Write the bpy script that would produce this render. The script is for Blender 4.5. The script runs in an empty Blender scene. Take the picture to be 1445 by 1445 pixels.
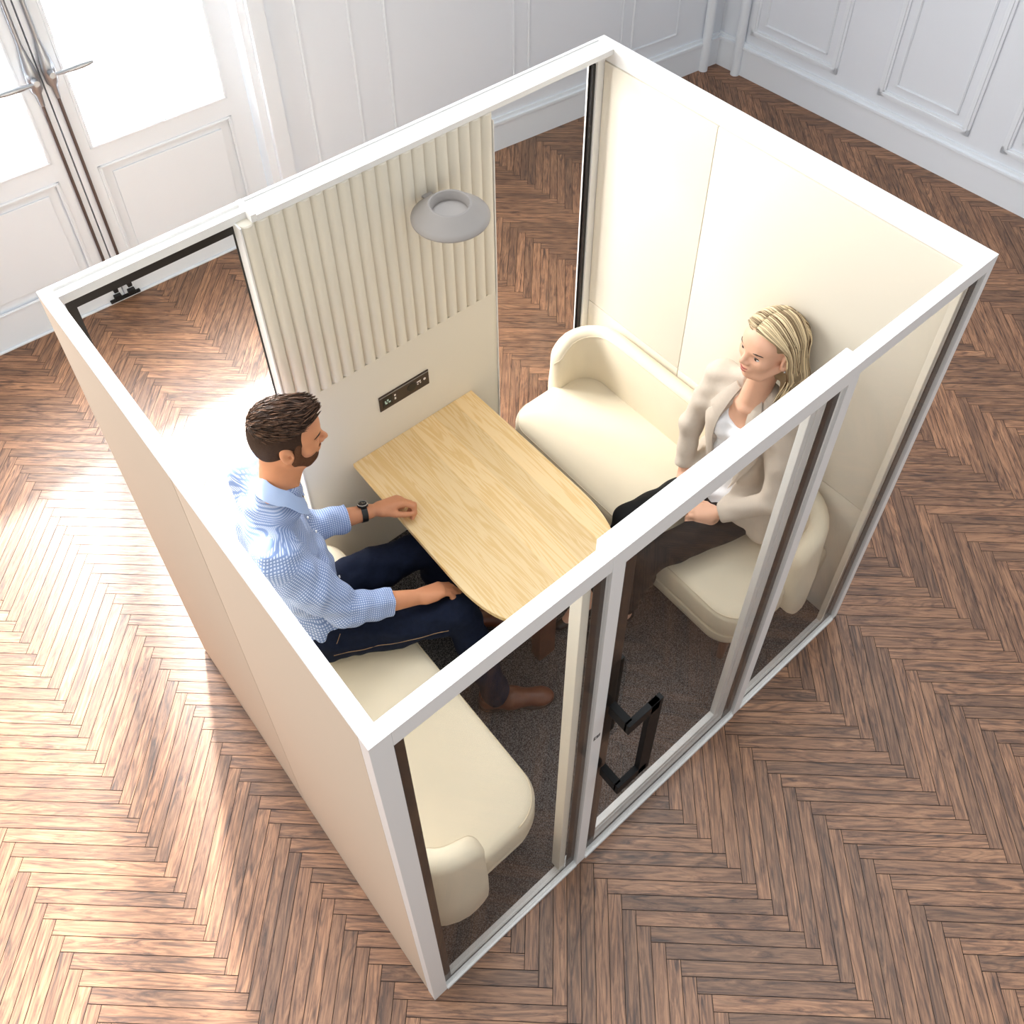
import bpy, bmesh, math, random
import numpy as np
from mathutils import Vector, Matrix

random.seed(7)
rng = np.random.RandomState(11)
SC = bpy.context.scene
COL = SC.collection
PI = math.pi
BASE = {}                     # world position of every parent's origin


# ------------------------------------------------------------------ helpers
def srgb(r, g, b):
    def f(c):
        c /= 255.0
        return c / 12.92 if c <= 0.04045 else ((c + 0.055) / 1.055) ** 2.4
    return (f(r), f(g), f(b), 1.0)


def mat(name, col, rough=0.5, metal=0.0, spec=0.5, noise=None, bump=None, sheen=0.0, sss=0.0):
    """plain principled; noise=(scale, amount, stretch) varies the base tone, bump=(scale, strength)"""
    m = bpy.data.materials.new(name)
    m.use_nodes = True
    nt = m.node_tree
    b = nt.nodes['Principled BSDF']
    b.inputs['Base Color'].default_value = col
    b.inputs['Roughness'].default_value = rough
    b.inputs['Metallic'].default_value = metal
    b.inputs['Specular IOR Level'].default_value = spec
    if sheen:
        b.inputs['Sheen Weight'].default_value = sheen
    if sss:
        b.inputs['Subsurface Weight'].default_value = sss
        b.inputs['Subsurface Radius'].default_value = (0.01, 0.004, 0.002)
    if noise or bump:
        tc = nt.nodes.new('ShaderNodeTexCoord')
    if noise:
        mp = nt.nodes.new('ShaderNodeMapping')
        st = noise[2] if len(noise) > 2 else (1, 1, 1)
        mp.inputs['Scale'].default_value = st
        n = nt.nodes.new('ShaderNodeTexNoise')
        n.inputs['Scale'].default_value = noise[0]
        n.inputs['Detail'].default_value = 4
        mx = nt.nodes.new('ShaderNodeMix')
        mx.data_type = 'RGBA'
        k = noise[1]
        mx.inputs[6].default_value = tuple(c * (1 - k) for c in col[:3]) + (1,)
        mx.inputs[7].default_value = tuple(min(1, c * (1 + k)) for c in col[:3]) + (1,)
        nt.links.new(tc.outputs['Object'], mp.inputs[0])
        nt.links.new(mp.outputs[0], n.inputs['Vector'])
        nt.links.new(n.outputs[0], mx.inputs[0])
        nt.links.new(mx.outputs[2], b.inputs['Base Color'])
    if bump:
        n2 = nt.nodes.new('ShaderNodeTexNoise')
        n2.inputs['Scale'].default_value = bump[0]
        n2.inputs['Detail'].default_value = 3
        bp = nt.nodes.new('ShaderNodeBump')
        bp.inputs['Strength'].default_value = bump[1]
        bp.inputs['Distance'].default_value = 0.002
        nt.links.new(tc.outputs['Object'], n2.inputs['Vector'])
        nt.links.new(n2.outputs[0], bp.inputs['Height'])
        nt.links.new(bp.outputs[0], b.inputs['Normal'])
    return m


def glass_mat(name, tint, ior, rough=0.0):
    m = bpy.data.materials.new(name)
    m.use_nodes = True
    nt = m.node_tree
    nt.nodes.clear()
    out = nt.nodes.new('ShaderNodeOutputMaterial')
    tr = nt.nodes.new('ShaderNodeBsdfTransparent')
    tr.inputs[0].default_value = tint
    gl = nt.nodes.new('ShaderNodeBsdfGlossy')
    gl.inputs['Roughness'].default_value = rough
    fr = nt.nodes.new('ShaderNodeFresnel')
    ge = nt.nodes.new('ShaderNodeNewGeometry')
    mr = nt.nodes.new('ShaderNodeMapRange')          # same reflectance from either side of the thin sheet
    mr.inputs[3].default_value = ior
    mr.inputs[4].default_value = 1.0 / ior
    nt.links.new(ge.outputs['Backfacing'], mr.inputs[0])
    nt.links.new(mr.outputs[0], fr.inputs['IOR'])
    mx = nt.nodes.new('ShaderNodeMixShader')
    nt.links.new(fr.outputs[0], mx.inputs[0])
    nt.links.new(tr.outputs[0], mx.inputs[1])
    nt.links.new(gl.outputs[0], mx.inputs[2])
    nt.links.new(mx.outputs[0], out.inputs[0])
    return m


class MB:
    """collects geometry in world coordinates, then links it as ONE mesh object"""
    def __init__(s):
        s.v, s.f, s.mi = [], [], []

    def add(s, vs, fs, mi=0):
        o = len(s.v)
        s.v += [tuple(map(float, p)) for p in vs]
        s.f += [tuple(int(i) + o for i in f) for f in fs]
        s.mi += [mi] * len(fs)
        return s

    def box(s, x0, x1, y0, y1, z0, z1, b=0.0, mi=0, M=None):
        bm = bmesh.new()
        bmesh.ops.create_cube(bm, size=1)
        for v in bm.verts:
            v.co = Vector(((x0 + x1) / 2 + v.co.x * (x1 - x0), (y0 + y1) / 2 + v.co.y * (y1 - y0),
                           (z0 + z1) / 2 + v.co.z * (z1 - z0)))
        if b:
            bmesh.ops.bevel(bm, geom=list(bm.edges), offset=b, segments=2, affect='EDGES', profile=0.7)
        s.bm(bm, mi, M)
        return s

    def bm(s, bm, mi=0, M=None):
        bm.verts.index_update()
        vs = [(M @ v.co) if M else v.co.copy() for v in bm.verts]
        s.add(vs, [[v.index for v in f.verts] for f in bm.faces], mi)
        bm.free()

    def tube(s, pts, r, n=8, mi=0, caps=True):
        P = [Vector(p) for p in pts]
        R = list(r) if hasattr(r, '__len__') else [r] * len(P)
        up = None
        rings = []
        for i, p in enumerate(P):
            t = (P[min(i + 1, len(P) - 1)] - P[max(i - 1, 0)]).normalized()
            if up is None:
                up = Vector((0, 0, 1)) if abs(t.z) < 0.9 else Vector((1, 0, 0))
            a = t.cross(up)
            if a.length < 1e-6:
                a = t.cross(Vector((0, 1, 0)))
            a.normalize()
            b2 = a.cross(t)
            up = b2
            rings.append([p + (a * math.cos(2 * PI * k / n) + b2 * math.sin(2 * PI * k / n)) * R[i] for k in range(n)])
        s.loft(rings, True, caps, mi)
        return s

    def loft(s, rings, closed=True, caps=True, mi=0):
        n = len(rings[0])
        vs = [p for r in rings for p in r]
        fs = []
        for i in range(len(rings) - 1):
            for k in range(n if closed else n - 1):
                k2 = (k + 1) % n
                fs.append((i * n + k, i * n + k2, (i + 1) * n + k2, (i + 1) * n + k))
        if caps:
            fs.append(tuple(range(n))[::-1])
            fs.append(tuple((len(rings) - 1) * n + k for k in range(n)))
        s.add(vs, fs, mi)
        return s

    def lathe(s, prof, c, n=48, mi=0, M=None):
        rings = []
        for r, z in prof:
            ring = [Vector((r * math.cos(2 * PI * k / n), r * math.sin(2 * PI * k / n), z)) for k in range(n)]
            if M:
                ring = [M @ p for p in ring]
            rings.append([p + Vector(c) for p in ring])
        s.loft(rings, True, False, mi)
        return s

    def build(s, name, mats, parent=None, smooth=False, loc=None):
        org = Vector(BASE.get(parent.name, (0, 0, 0))) if parent else Vector(loc or (0, 0, 0))
        me = bpy.data.meshes.new(name)
        me.from_pydata([tuple(Vector(v) - org) for v in s.v], [], s.f)
        mats = mats if isinstance(mats, (list, tuple)) else [mats]
        for m in mats:
            me.materials.append(m)
        me.polygons.foreach_set('material_index', s.mi)
        bm = bmesh.new()
        bm.from_mesh(me)
        bmesh.ops.recalc_face_normals(bm, faces=bm.faces)
        bm.to_mesh(me)
        bm.free()
        if smooth:
            me.polygons.foreach_set('use_smooth', [True] * len(me.polygons))
            if smooth == 'auto':
                me.set_sharp_from_angle(angle=math.radians(38))
        o = bpy.data.objects.new(name, me)
        COL.objects.link(o)
        BASE[o.name] = org
        if parent:
            o.parent = parent
        else:
            o.location = org
        return o


def tag(o, label=None, cat=None, group=None, kind=None):
    if label:
        o['label'] = label
    if cat:
        o['category'] = cat
    if group:
        o['group'] = group
    if kind:
        o['kind'] = kind
    return o


def empty(name, loc, label=None, cat=None, group=None, kind=None):
    o = bpy.data.objects.new(name, None)
    o.empty_display_size = 0.1
    o.location = loc
    COL.objects.link(o)
    BASE[o.name] = Vector(loc)
    return tag(o, label, cat, group, kind)


# ------------------------------------------------------------------ signed-distance modelling for soft bodies
def nrm(a):
    a = np.asarray(a, float)
    return a / np.linalg.norm(a)


class Ell:
    def __init__(s, c, r, R=None):
        s.c, s.r = np.asarray(c, float), np.asarray(r, float)
        s.R = np.eye(3) if R is None else np.asarray(R, float)     # columns = local axes
        m = max(s.r)
        s.bb = (s.c - m, s.c + m)

    def d(s, P):
        q = (P - s.c) @ s.R
        k0 = np.sqrt(((q / s.r) ** 2).sum(-1))
        k1 = np.sqrt(((q / (s.r * s.r)) ** 2).sum(-1)) + 1e-9
        return k0 * (k0 - 1) / k1


class Cone:
    """capsule with two radii"""
    def __init__(s, a, ra, b, rb):
        s.a, s.b, s.ra, s.rb = np.asarray(a, float), np.asarray(b, float), ra, rb
        m = max(ra, rb)
        s.bb = (np.minimum(s.a, s.b) - m, np.maximum(s.a, s.b) + m)

    def d(s, P):
        ba = s.b - s.a
        t = np.clip(((P - s.a) @ ba) / (ba @ ba + 1e-12), 0, 1)
        return np.linalg.norm(P - s.a - t[..., None] * ba, axis=-1) - (s.ra + (s.rb - s.ra) * t)


class Box:
    def __init__(s, c, h, R=None, r=0.004):
        s.c, s.h, s.r = np.asarray(c, float), np.asarray(h, float), r
        s.R = np.eye(3) if R is None else np.asarray(R, float)
        m = np.linalg.norm(s.h)
        s.bb = (s.c - m, s.c + m)

    def d(s, P):
        q = np.abs((P - s.c) @ s.R) - (s.h - s.r)
        return np.linalg.norm(np.maximum(q, 0), axis=-1) + np.minimum(q.max(-1), 0) - s.r


class Half:
    """half space: negative where (p-c).n < 0"""
    def __init__(s, c, n):
        s.c, s.n = np.asarray(c, float), nrm(n)
        s.bb = None

    def d(s, P):
        return (P - s.c) @ s.n


class Field:
    def __init__(s, lo, hi, h):
        s.lo, s.h = np.asarray(lo, float), h
        s.n = np.ceil((np.asarray(hi, float) - s.lo) / h).astype(int) + 1
        s.F = np.full(s.n, 0.2, np.float32)

    def sl(s, bb, m):
        if bb is None:
            return tuple(slice(0, k) for k in s.n)
        a = np.clip(np.floor((bb[0] - m - s.lo) / s.h).astype(int), 0, s.n)
        b = np.clip(np.ceil((bb[1] + m - s.lo) / s.h).astype(int) + 1, 0, s.n)
        return tuple(slice(i, j) for i, j in zip(a, b))

    def pts(s, sl):
        ax = [s.lo[i] + s.h * np.arange(sl[i].start, sl[i].stop) for i in range(3)]
        return np.stack(np.meshgrid(*ax, indexing='ij'), -1)

    def add(s, p, k=0.02, off=0.0):
        sl = s.sl(p.bb, k + 0.03 + off)
        if any(q.stop <= q.start for q in sl):
            return s
        d = p.d(s.pts(sl)) - off
        f = s.F[sl]
        if k > 0:
            hh = np.maximum(k - np.abs(d - f), 0) / k
            s.F[sl] = np.minimum(d, f) - hh * hh * k * 0.25
        else:
            s.F[sl] = np.minimum(d, f)
        return s

    def sub(s, p, k=0.006):
        sl = s.sl(p.bb, k + 0.02)
        if any(q.stop <= q.start for q in sl):
            return s
        d = -p.d(s.pts(sl))
        f = s.F[sl]
        hh = np.maximum(k - np.abs(d - f), 0) / k
        s.F[sl] = np.maximum(d, f) + hh * hh * k * 0.25
        return s

    def cut(s, c, n):
        """remove everything on the +n side of the plane"""
        sl = s.sl(None, 0)
        s.F = np.maximum(s.F, Half(c, n).d(s.pts(sl)).astype(np.float32))
        return s

    def mesh(s):
        F = s.F
        F[0], F[-1], F[:, 0], F[:, -1], F[:, :, 0], F[:, :, -1] = (.05,) * 6
        ins = F < 0
        nx, ny, nz = s.n - 1
        cor = [(i, j, k) for i in (0, 1) for j in (0, 1) for k in (0, 1)]
        cnt = np.zeros((nx, ny, nz), np.int8)
        for i, j, k in cor:
            cnt += ins[i:i + nx, j:j + ny, k:k + nz]
        act = (cnt > 0) & (cnt < 8)
        idx = np.argwhere(act)
        vid = np.full((nx, ny, nz), -1, np.int32)
        vid[act] = np.arange(len(idx))
        acc = np.zeros((len(idx), 3))
        num = np.zeros(len(idx))
        for a in range(8):
            for b in range(a + 1, 8):
                ca, cb = np.array(cor[a]), np.array(cor[b])
                if np.abs(ca - cb).sum() != 1:
                    continue
                fa = F[tuple((idx + ca).T)]
                fb = F[tuple((idx + cb).T)]
                m = (fa < 0) != (fb < 0)
                t = np.where(m, fa / (fa - fb + 1e-12), 0)
                acc += np.where(m[:, None], ca + t[:, None] * (cb - ca), 0)
                num += m
        V = s.lo + s.h * (idx + acc / np.maximum(num, 1)[:, None])
        faces = []
        for ax in range(3):
            u, w = (ax + 1) % 3, (ax + 2) % 3
            A = ins
            s0 = [slice(1, -1)] * 3
            s1 = [slice(1, -1)] * 3
            s0[ax] = slice(0, -1)
            s1[ax] = slice(1, None)
            x = A[tuple(s0)] != A[tuple(s1)]
            e = np.argwhere(x)
            if not len(e):
                continue
            off = np.ones(3, int)
            off[ax] = 0
            e = e + off
            q = []
            for du, dw in ((0, 0), (-1, 0), (-1, -1), (0, -1)):
                o = np.zeros(3, int)
                o[u], o[w] = du, dw
                q.append(vid[tuple((e + o).T)])
            q = np.stack(q, 1)
            fl = ins[tuple(e.T)]
            q[~fl] = q[~fl][:, ::-1]
            faces.append(q)
        Q = np.concatenate(faces)
        Q = Q[(Q >= 0).all(1)]
        return V, Q


def smooth_verts(V, Q, it=2, lam=0.5):
    for _ in range(it):
        acc = np.zeros_like(V)
        n = np.zeros(len(V))
        for a in range(4):
            for b in ((a + 1) % 4, (a + 3) % 4):
                np.add.at(acc, Q[:, a], V[Q[:, b]])
                np.add.at(n, Q[:, a], 1)
        V = V + lam * (acc / np.maximum(n, 1)[:, None] - V)
    return V


def vnormals(V, Q):
    n = np.cross(V[Q[:, 2]] - V[Q[:, 0]], V[Q[:, 3]] - V[Q[:, 1]])
    N = np.zeros_like(V)
    for a in range(4):
        np.add.at(N, Q[:, a], n)
    return N / (np.linalg.norm(N, axis=1)[:, None] + 1e-12)


def wrinkle(V, Q, amp, waves):
    """cloth folds: a few directional waves along the normals"""
    N = vnormals(V, Q)
    d = np.zeros(len(V))
    for (k, ph, w) in waves:
        k = np.asarray(k, float)
        bend = 0.6 * np.sin(V @ (k[[1, 2, 0]] * 0.37) + ph)
        d += w * np.sin(V @ k + ph + bend * 2)
    return V + N * (amp * d)[:, None]


def soft(name, V, Q, mats, parent=None, loc=None, mi=None, attr=None):
    org = np.array(BASE.get(parent.name, (0, 0, 0)) if parent else (loc or (0, 0, 0)), float)
    me = bpy.data.meshes.new(name)
    W = V - org
    me.vertices.add(len(W))
    me.vertices.foreach_set('co', W.astype(np.float32).ravel())
    nq = len(Q)
    me.loops.add(nq * 4)
    me.loops.foreach_set('vertex_index', Q.astype(np.int32).ravel())
    me.polygons.add(nq)
    me.polygons.foreach_set('loop_start', np.arange(nq, dtype=np.int32) * 4)
    me.polygons.foreach_set('use_smooth', np.ones(nq, bool))
    mats = mats if isinstance(mats, (list, tuple)) else [mats]
    for m in mats:
        me.materials.append(m)
    if mi is not None:
        me.polygons.foreach_set('material_index', mi.astype(np.int32))
    me.update(calc_edges=True)
    me.validate()
    o = bpy.data.objects.new(name, me)
    COL.objects.link(o)
    BASE[o.name] = Vector(org)
    if parent:
        o.parent = parent
    else:
        o.location = org
    return o


# ------------------------------------------------------------------ materials
M = {}
M['white'] = mat('white_lacquer', srgb(236, 234, 231), 0.35)
M['wall'] = mat('white_wall_paint', srgb(226, 231, 238), 0.55)
M['trimw'] = mat('white_trim_paint', srgb(229, 234, 240), 0.45)
M['beige'] = mat('beige_outer_fabric', srgb(212, 192, 171), 0.8, spec=0.2, bump=(900, 0.15))
M['cream'] = mat('cream_fabric', srgb(229, 221, 205), 0.85, spec=0.15, bump=(700, 0.2), sheen=0.1)
M['bench'] = mat('cream_bench_upholstery', srgb(229, 217, 193), 0.75, spec=0.2, noise=(9, 0.03), bump=(800, 0.25))
M['pipe'] = mat('cream_piping', srgb(214, 199, 172), 0.7)
M['black'] = mat('black_border', srgb(30, 24, 20), 0.4)
M['gasket'] = mat('black_gasket', srgb(22, 21, 21), 0.5)
M['handle'] = mat('black_powder_coat', srgb(9, 9, 10), 0.6, spec=0.25)
M['sill'] = mat('pale_metal', srgb(224, 223, 220), 0.35)
M['glass'] = glass_mat('clear_glass', (0.985, 0.985, 0.98, 1), 1.115)
M['dglass'] = glass_mat('door_glass', (0.99, 0.99, 0.99, 1), 1.2)
M['lamp'] = mat('warm_grey_lamp', srgb(160, 154, 150), 0.6)
M['lampin'] = mat('pale_lamp_lining', srgb(176, 170, 166), 0.6)
M['wire'] = mat('thin_steel', srgb(200, 200, 200), 0.4, 0.5)
M['steel'] = mat('brushed_steel', srgb(160, 163, 168), 0.32, 0.75)
M['rod'] = mat('brown_bronze_rod', srgb(98, 84, 80), 0.4, 0.4)
M['iron'] = mat('dark_iron', srgb(30, 30, 31), 0.5, 0.3)
M['brownleg'] = mat('brown_wood_leg', srgb(92, 55, 36), 0.5, noise=(14, 0.25, (4, 4, 0.6)))
M['skin_m'] = mat('tanned_skin', srgb(202, 140, 104), 0.5, spec=0.35, noise=(30, 0.07), sss=0.06)
M['skin_w'] = mat('fair_skin', srgb(228, 178, 150), 0.5, spec=0.35, noise=(28, 0.06), sss=0.06)
M['lip_m'] = mat('lips_brown', srgb(166, 96, 80), 0.45)
M['lip_w'] = mat('lips_rose', srgb(176, 84, 80), 0.4)
M['teeth'] = mat('teeth', srgb(240, 236, 228), 0.3)
M['eye'] = mat('eye_white', srgb(232, 228, 224), 0.2)
M['iris'] = mat('iris_dark', srgb(52, 42, 38), 0.2)
M['lash'] = mat('lash_brow', srgb(56, 40, 32), 0.7)
M['hair_m'] = mat('dark_brown_hair', srgb(46, 32, 25), 0.65, spec=0.15, noise=(90, 0.4, (1, 1, 1)))
M['fade_m'] = mat('short_brown_hair', srgb(58, 41, 32), 0.75, spec=0.15, noise=(120, 0.35), bump=(500, 0.8))
M['beard'] = mat('brown_beard', srgb(92, 62, 45), 0.8, spec=0.1, noise=(160, 0.45), bump=(500, 0.8))
M['jean'] = mat('dark_blue_denim', srgb(20, 27, 46), 0.85, spec=0.15, noise=(60, 0.35, (1, 1, 1)), bump=(900, 0.3))
M['stitch'] = mat('tan_stitching', srgb(150, 120, 90), 0.8)
M['shoe'] = mat('brown_leather', srgb(104, 58, 36), 0.35, noise=(25, 0.2))
M['sole'] = mat('dark_sole', srgb(44, 28, 20), 0.6)
M['lace'] = mat('brown_lace', srgb(84, 50, 34), 0.8)
M['sock'] = mat('grey_sock', srgb(80, 84, 86), 0.9)
M['blazer'] = mat('greige_wool', srgb(203, 190, 176), 0.85, spec=0.1, noise=(70, 0.05), bump=(700, 0.3))
M['top'] = mat('white_cotton', srgb(240, 240, 244), 0.8, spec=0.1)
M['trouser'] = mat('black_trousers', srgb(27, 27, 28), 0.8, spec=0.2, noise=(50, 0.2))
M['pump'] = mat('black_shoe_leather', srgb(24, 20, 19), 0.3)
M['watch'] = mat('black_watch', srgb(18, 18, 19), 0.35)
M['watchring'] = mat('watch_steel_ring', srgb(190, 188, 184), 0.25, 0.8)
M['button'] = mat('white_button', srgb(236, 236, 236), 0.3)
M['sockplate'] = mat('dark_bronze_plate', srgb(62, 50, 44), 0.4, 0.2)
M['sockblk'] = mat('black_socket', srgb(14, 14, 15), 0.4)
M['mint'] = mat('pale_green_pins', srgb(188, 216, 206), 0.4)
M['usb'] = mat('white_port', srgb(232, 224, 216), 0.4)


def shirt_mat():
    """fine gingham woven along the cloth (uv runs along and around each sleeve and the trunk, in metres)"""
    m = bpy.data.materials.new('blue_checked_shirt')
    m.use_nodes = True
    nt = m.node_tree
    b = nt.nodes['Principled BSDF']
    b.inputs['Roughness'].default_value = 0.8
    b.inputs['Specular IOR Level'].default_value = 0.15
    at = nt.nodes.new('ShaderNodeAttribute')
    at.attribute_name = 'weave'
    sep = nt.nodes.new('ShaderNodeSeparateXYZ')
    nt.links.new(at.outputs['Vector'], sep.inputs[0])
    outs = []
    for i in range(2):
        a = nt.nodes.new('ShaderNodeMath')
        a.operation = 'MULTIPLY'
        a.inputs[1].default_value = 2 * PI / 0.0088
        c = nt.nodes.new('ShaderNodeMath')
        c.operation = 'SINE'
        g = nt.nodes.new('ShaderNodeMapRange')
        g.inputs[1].default_value = -0.3
        g.inputs[2].default_value = 0.5
        nt.links.new(sep.outputs[i], a.inputs[0])
        nt.links.new(a.outputs[0], c.inputs[0])
        nt.links.new(c.outputs[0], g.inputs[0])
        outs.append(g)
    s1 = nt.nodes.new('ShaderNodeMath')
    s1.operation = 'MAXIMUM'
    nt.links.new(outs[0].outputs[0], s1.inputs[0])
    nt.links.new(outs[1].outputs[0], s1.inputs[1])
    mx = nt.nodes.new('ShaderNodeMix')
    mx.data_type = 'RGBA'
    mx.inputs[6].default_value = srgb(204, 216, 240)
    mx.inputs[7].default_value = srgb(122, 144, 190)
    nt.links.new(s1.outputs[0], mx.inputs[0])
    nt.links.new(mx.outputs[2], b.inputs['Base Color'])
    return m


M['shirt'] = shirt_mat()
M['collar'] = mat('pale_blue_shirt_cloth', srgb(166, 187, 226), 0.8, spec=0.15, bump=(900, 0.3))


def strand_mat(name, dark, light, rough=0.45):
    m = bpy.data.materials.new(name)
    m.use_nodes = True
    nt = m.node_tree
    b = nt.nodes['Principled BSDF']
    b.inputs['Roughness'].default_value = rough
    b.inputs['Specular IOR Level'].default_value = 0.25
    at = nt.nodes.new('ShaderNodeAttribute')
    at.attribute_name = 'rnd'
    mx = nt.nodes.new('ShaderNodeMix')
    mx.data_type = 'RGBA'
    mx.inputs[6].default_value = dark
    mx.inputs[7].default_value = light
    nt.links.new(at.outputs['Fac'], mx.inputs[0])
    nt.links.new(mx.outputs[2], b.inputs['Base Color'])
    return m


M['blonde'] = strand_mat('blonde_hair', srgb(92, 66, 38), srgb(240, 218, 178))
M['brownhair'] = strand_mat('brown_hair_strands', srgb(42, 29, 22), srgb(108, 78, 60))


def floor_mat():
    m = bpy.data.materials.new('oiled_oak_parquet')
    m.use_nodes = True
    nt = m.node_tree
    L = nt.links
    b = nt.nodes['Principled BSDF']
    b.inputs['Specular IOR Level'].default_value = 0.5
    b.inputs['Coat Weight'].default_value = 0.3
    b.inputs['Coat Roughness'].default_value = 0.38
    uv = nt.nodes.new('ShaderNodeUVMap')
    at = nt.nodes.new('ShaderNodeAttribute')
    at.attribute_name = 'rnd'
    add = nt.nodes.new('ShaderNodeVectorMath')
    add.operation = 'ADD'
    sc = nt.nodes.new('ShaderNodeVectorMath')
    sc.operation = 'SCALE'
    sc.inputs[0].default_value = (37, 91, 53)
    L.new(at.outputs['Fac'], sc.inputs['Scale'])
    L.new(uv.outputs[0], add.inputs[0])
    L.new(sc.outputs[0], add.inputs[1])

    def noise(scale3, scale, detail, dist, rough=0.6):
        mp = nt.nodes.new('ShaderNodeMapping')
        mp.inputs['Scale'].default_value = scale3
        n = nt.nodes.new('ShaderNodeTexNoise')
        n.inputs['Scale'].default_value = scale
        n.inputs['Detail'].default_value = detail
        n.inputs['Distortion'].default_value = dist
        n.inputs['Roughness'].default_value = rough
        L.new(add.outputs[0], mp.inputs[0])
        L.new(mp.outputs[0], n.inputs['Vector'])
        return n

    g1 = noise((2.0, 20, 1), 1.7, 6, 2.2, 0.65)
    g2 = noise((9, 150, 1), 1.0, 3, 0.4)
    r1 = nt.nodes.new('ShaderNodeValToRGB')
    r1.color_ramp.elements[0].position = 0.33
    r1.color_ramp.elements[0].color = srgb(78, 47, 28)
    r1.color_ramp.elements[1].position = 0.62
    r1.color_ramp.elements[1].color = srgb(160, 112, 74)
    e = r1.color_ramp.elements.new(0.46)
    e.color = srgb(126, 83, 52)
    L.new(g1.outputs[0], r1.inputs[0])
    r2 = nt.nodes.new('ShaderNodeValToRGB')
    r2.color_ramp.elements[0].position = 0.38
    r2.color_ramp.elements[0].color = (0.42, 0.40, 0.38, 1)
    r2.color_ramp.elements[1].position = 0.56
    r2.color_ramp.elements[1].color = (1, 1, 1, 1)
    L.new(g2.outputs[0], r2.inputs[0])
    mx = nt.nodes.new('ShaderNodeMix')
    mx.data_type = 'RGBA'
    mx.blend_type = 'MULTIPLY'
    mx.inputs[0].default_value = 0.42
    L.new(r1.outputs[0], mx.inputs[6])
    L.new(r2.outputs[0], mx.inputs[7])
    # flat-sawn figure: thin dark growth rings on some planks
    g3 = noise((1.1, 11, 1), 1.3, 1.5, 0.5)
    k1 = nt.nodes.new('ShaderNodeMath')
    k1.operation = 'MULTIPLY'
    k1.inputs[1].default_value = 75
    k2 = nt.nodes.new('ShaderNodeMath')
    k2.operation = 'SINE'
    k3 = nt.nodes.new('ShaderNodeMapRange')
    k3.inputs[1].default_value = 0.2
    k3.inputs[2].default_value = 1.0
    k3.inputs[3].default_value = 1.0
    k3.inputs[4].default_value = 0.52
    L.new(g3.outputs[0], k1.inputs[0])
    L.new(k1.outputs[0], k2.inputs[0])
    L.new(k2.outputs[0], k3.inputs[0])
    mx3 = nt.nodes.new('ShaderNodeMix')
    mx3.data_type = 'RGBA'
    mx3.blend_type = 'MULTIPLY'
    ksel = nt.nodes.new('ShaderNodeMath')
    ksel.operation = 'PINGPONG'
    ksel.inputs[1].default_value = 0.31
    kse2 = nt.nodes.new('ShaderNodeMath')
    kse2.operation = 'MULTIPLY'
    kse2.inputs[1].default_value = 3.0
    kse2.use_clamp = True
    L.new(at.outputs['Fac'], ksel.inputs[0])
    L.new(ksel.outputs[0], kse2.inputs[0])
    L.new(kse2.outputs[0], mx3.inputs[0])
    L.new(mx.outputs[2], mx3.inputs[6])
    L.new(k3.outputs[0], mx3.inputs[7])
    mx = mx3
    hv = nt.nodes.new('ShaderNodeHueSaturation')
    mr = nt.nodes.new('ShaderNodeMapRange')
    hv.inputs['Saturation'].default_value = 0.93
    mr.inputs[3].default_value = 0.72
    mr.inputs[4].default_value = 1.28
    L.new(at.outputs['Fac'], mr.inputs[0])
    L.new(mr.outputs[0], hv.inputs['Value'])
    L.new(mx.outputs[2], hv.inputs['Color'])
    L.new(hv.outputs[0], b.inputs['Base Color'])
    mr2 = nt.nodes.new('ShaderNodeMapRange')
    mr2.inputs[3].default_value = 0.5
    mr2.inputs[4].default_value = 0.36
    L.new(g1.outputs[0], mr2.inputs[0])
    L.new(mr2.outputs[0], b.inputs['Roughness'])
    bp = nt.nodes.new('ShaderNodeBump')
    bp.inputs['Strength'].default_value = 0.25
    bp.inputs['Distance'].default_value = 0.002
    L.new(g2.outputs[0], bp.inputs['Height'])
    L.new(bp.outputs[0], b.inputs['Normal'])
    return m


M['floor'] = floor_mat()
M['gap'] = mat('dark_joint', srgb(38, 24, 17), 0.8)


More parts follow.
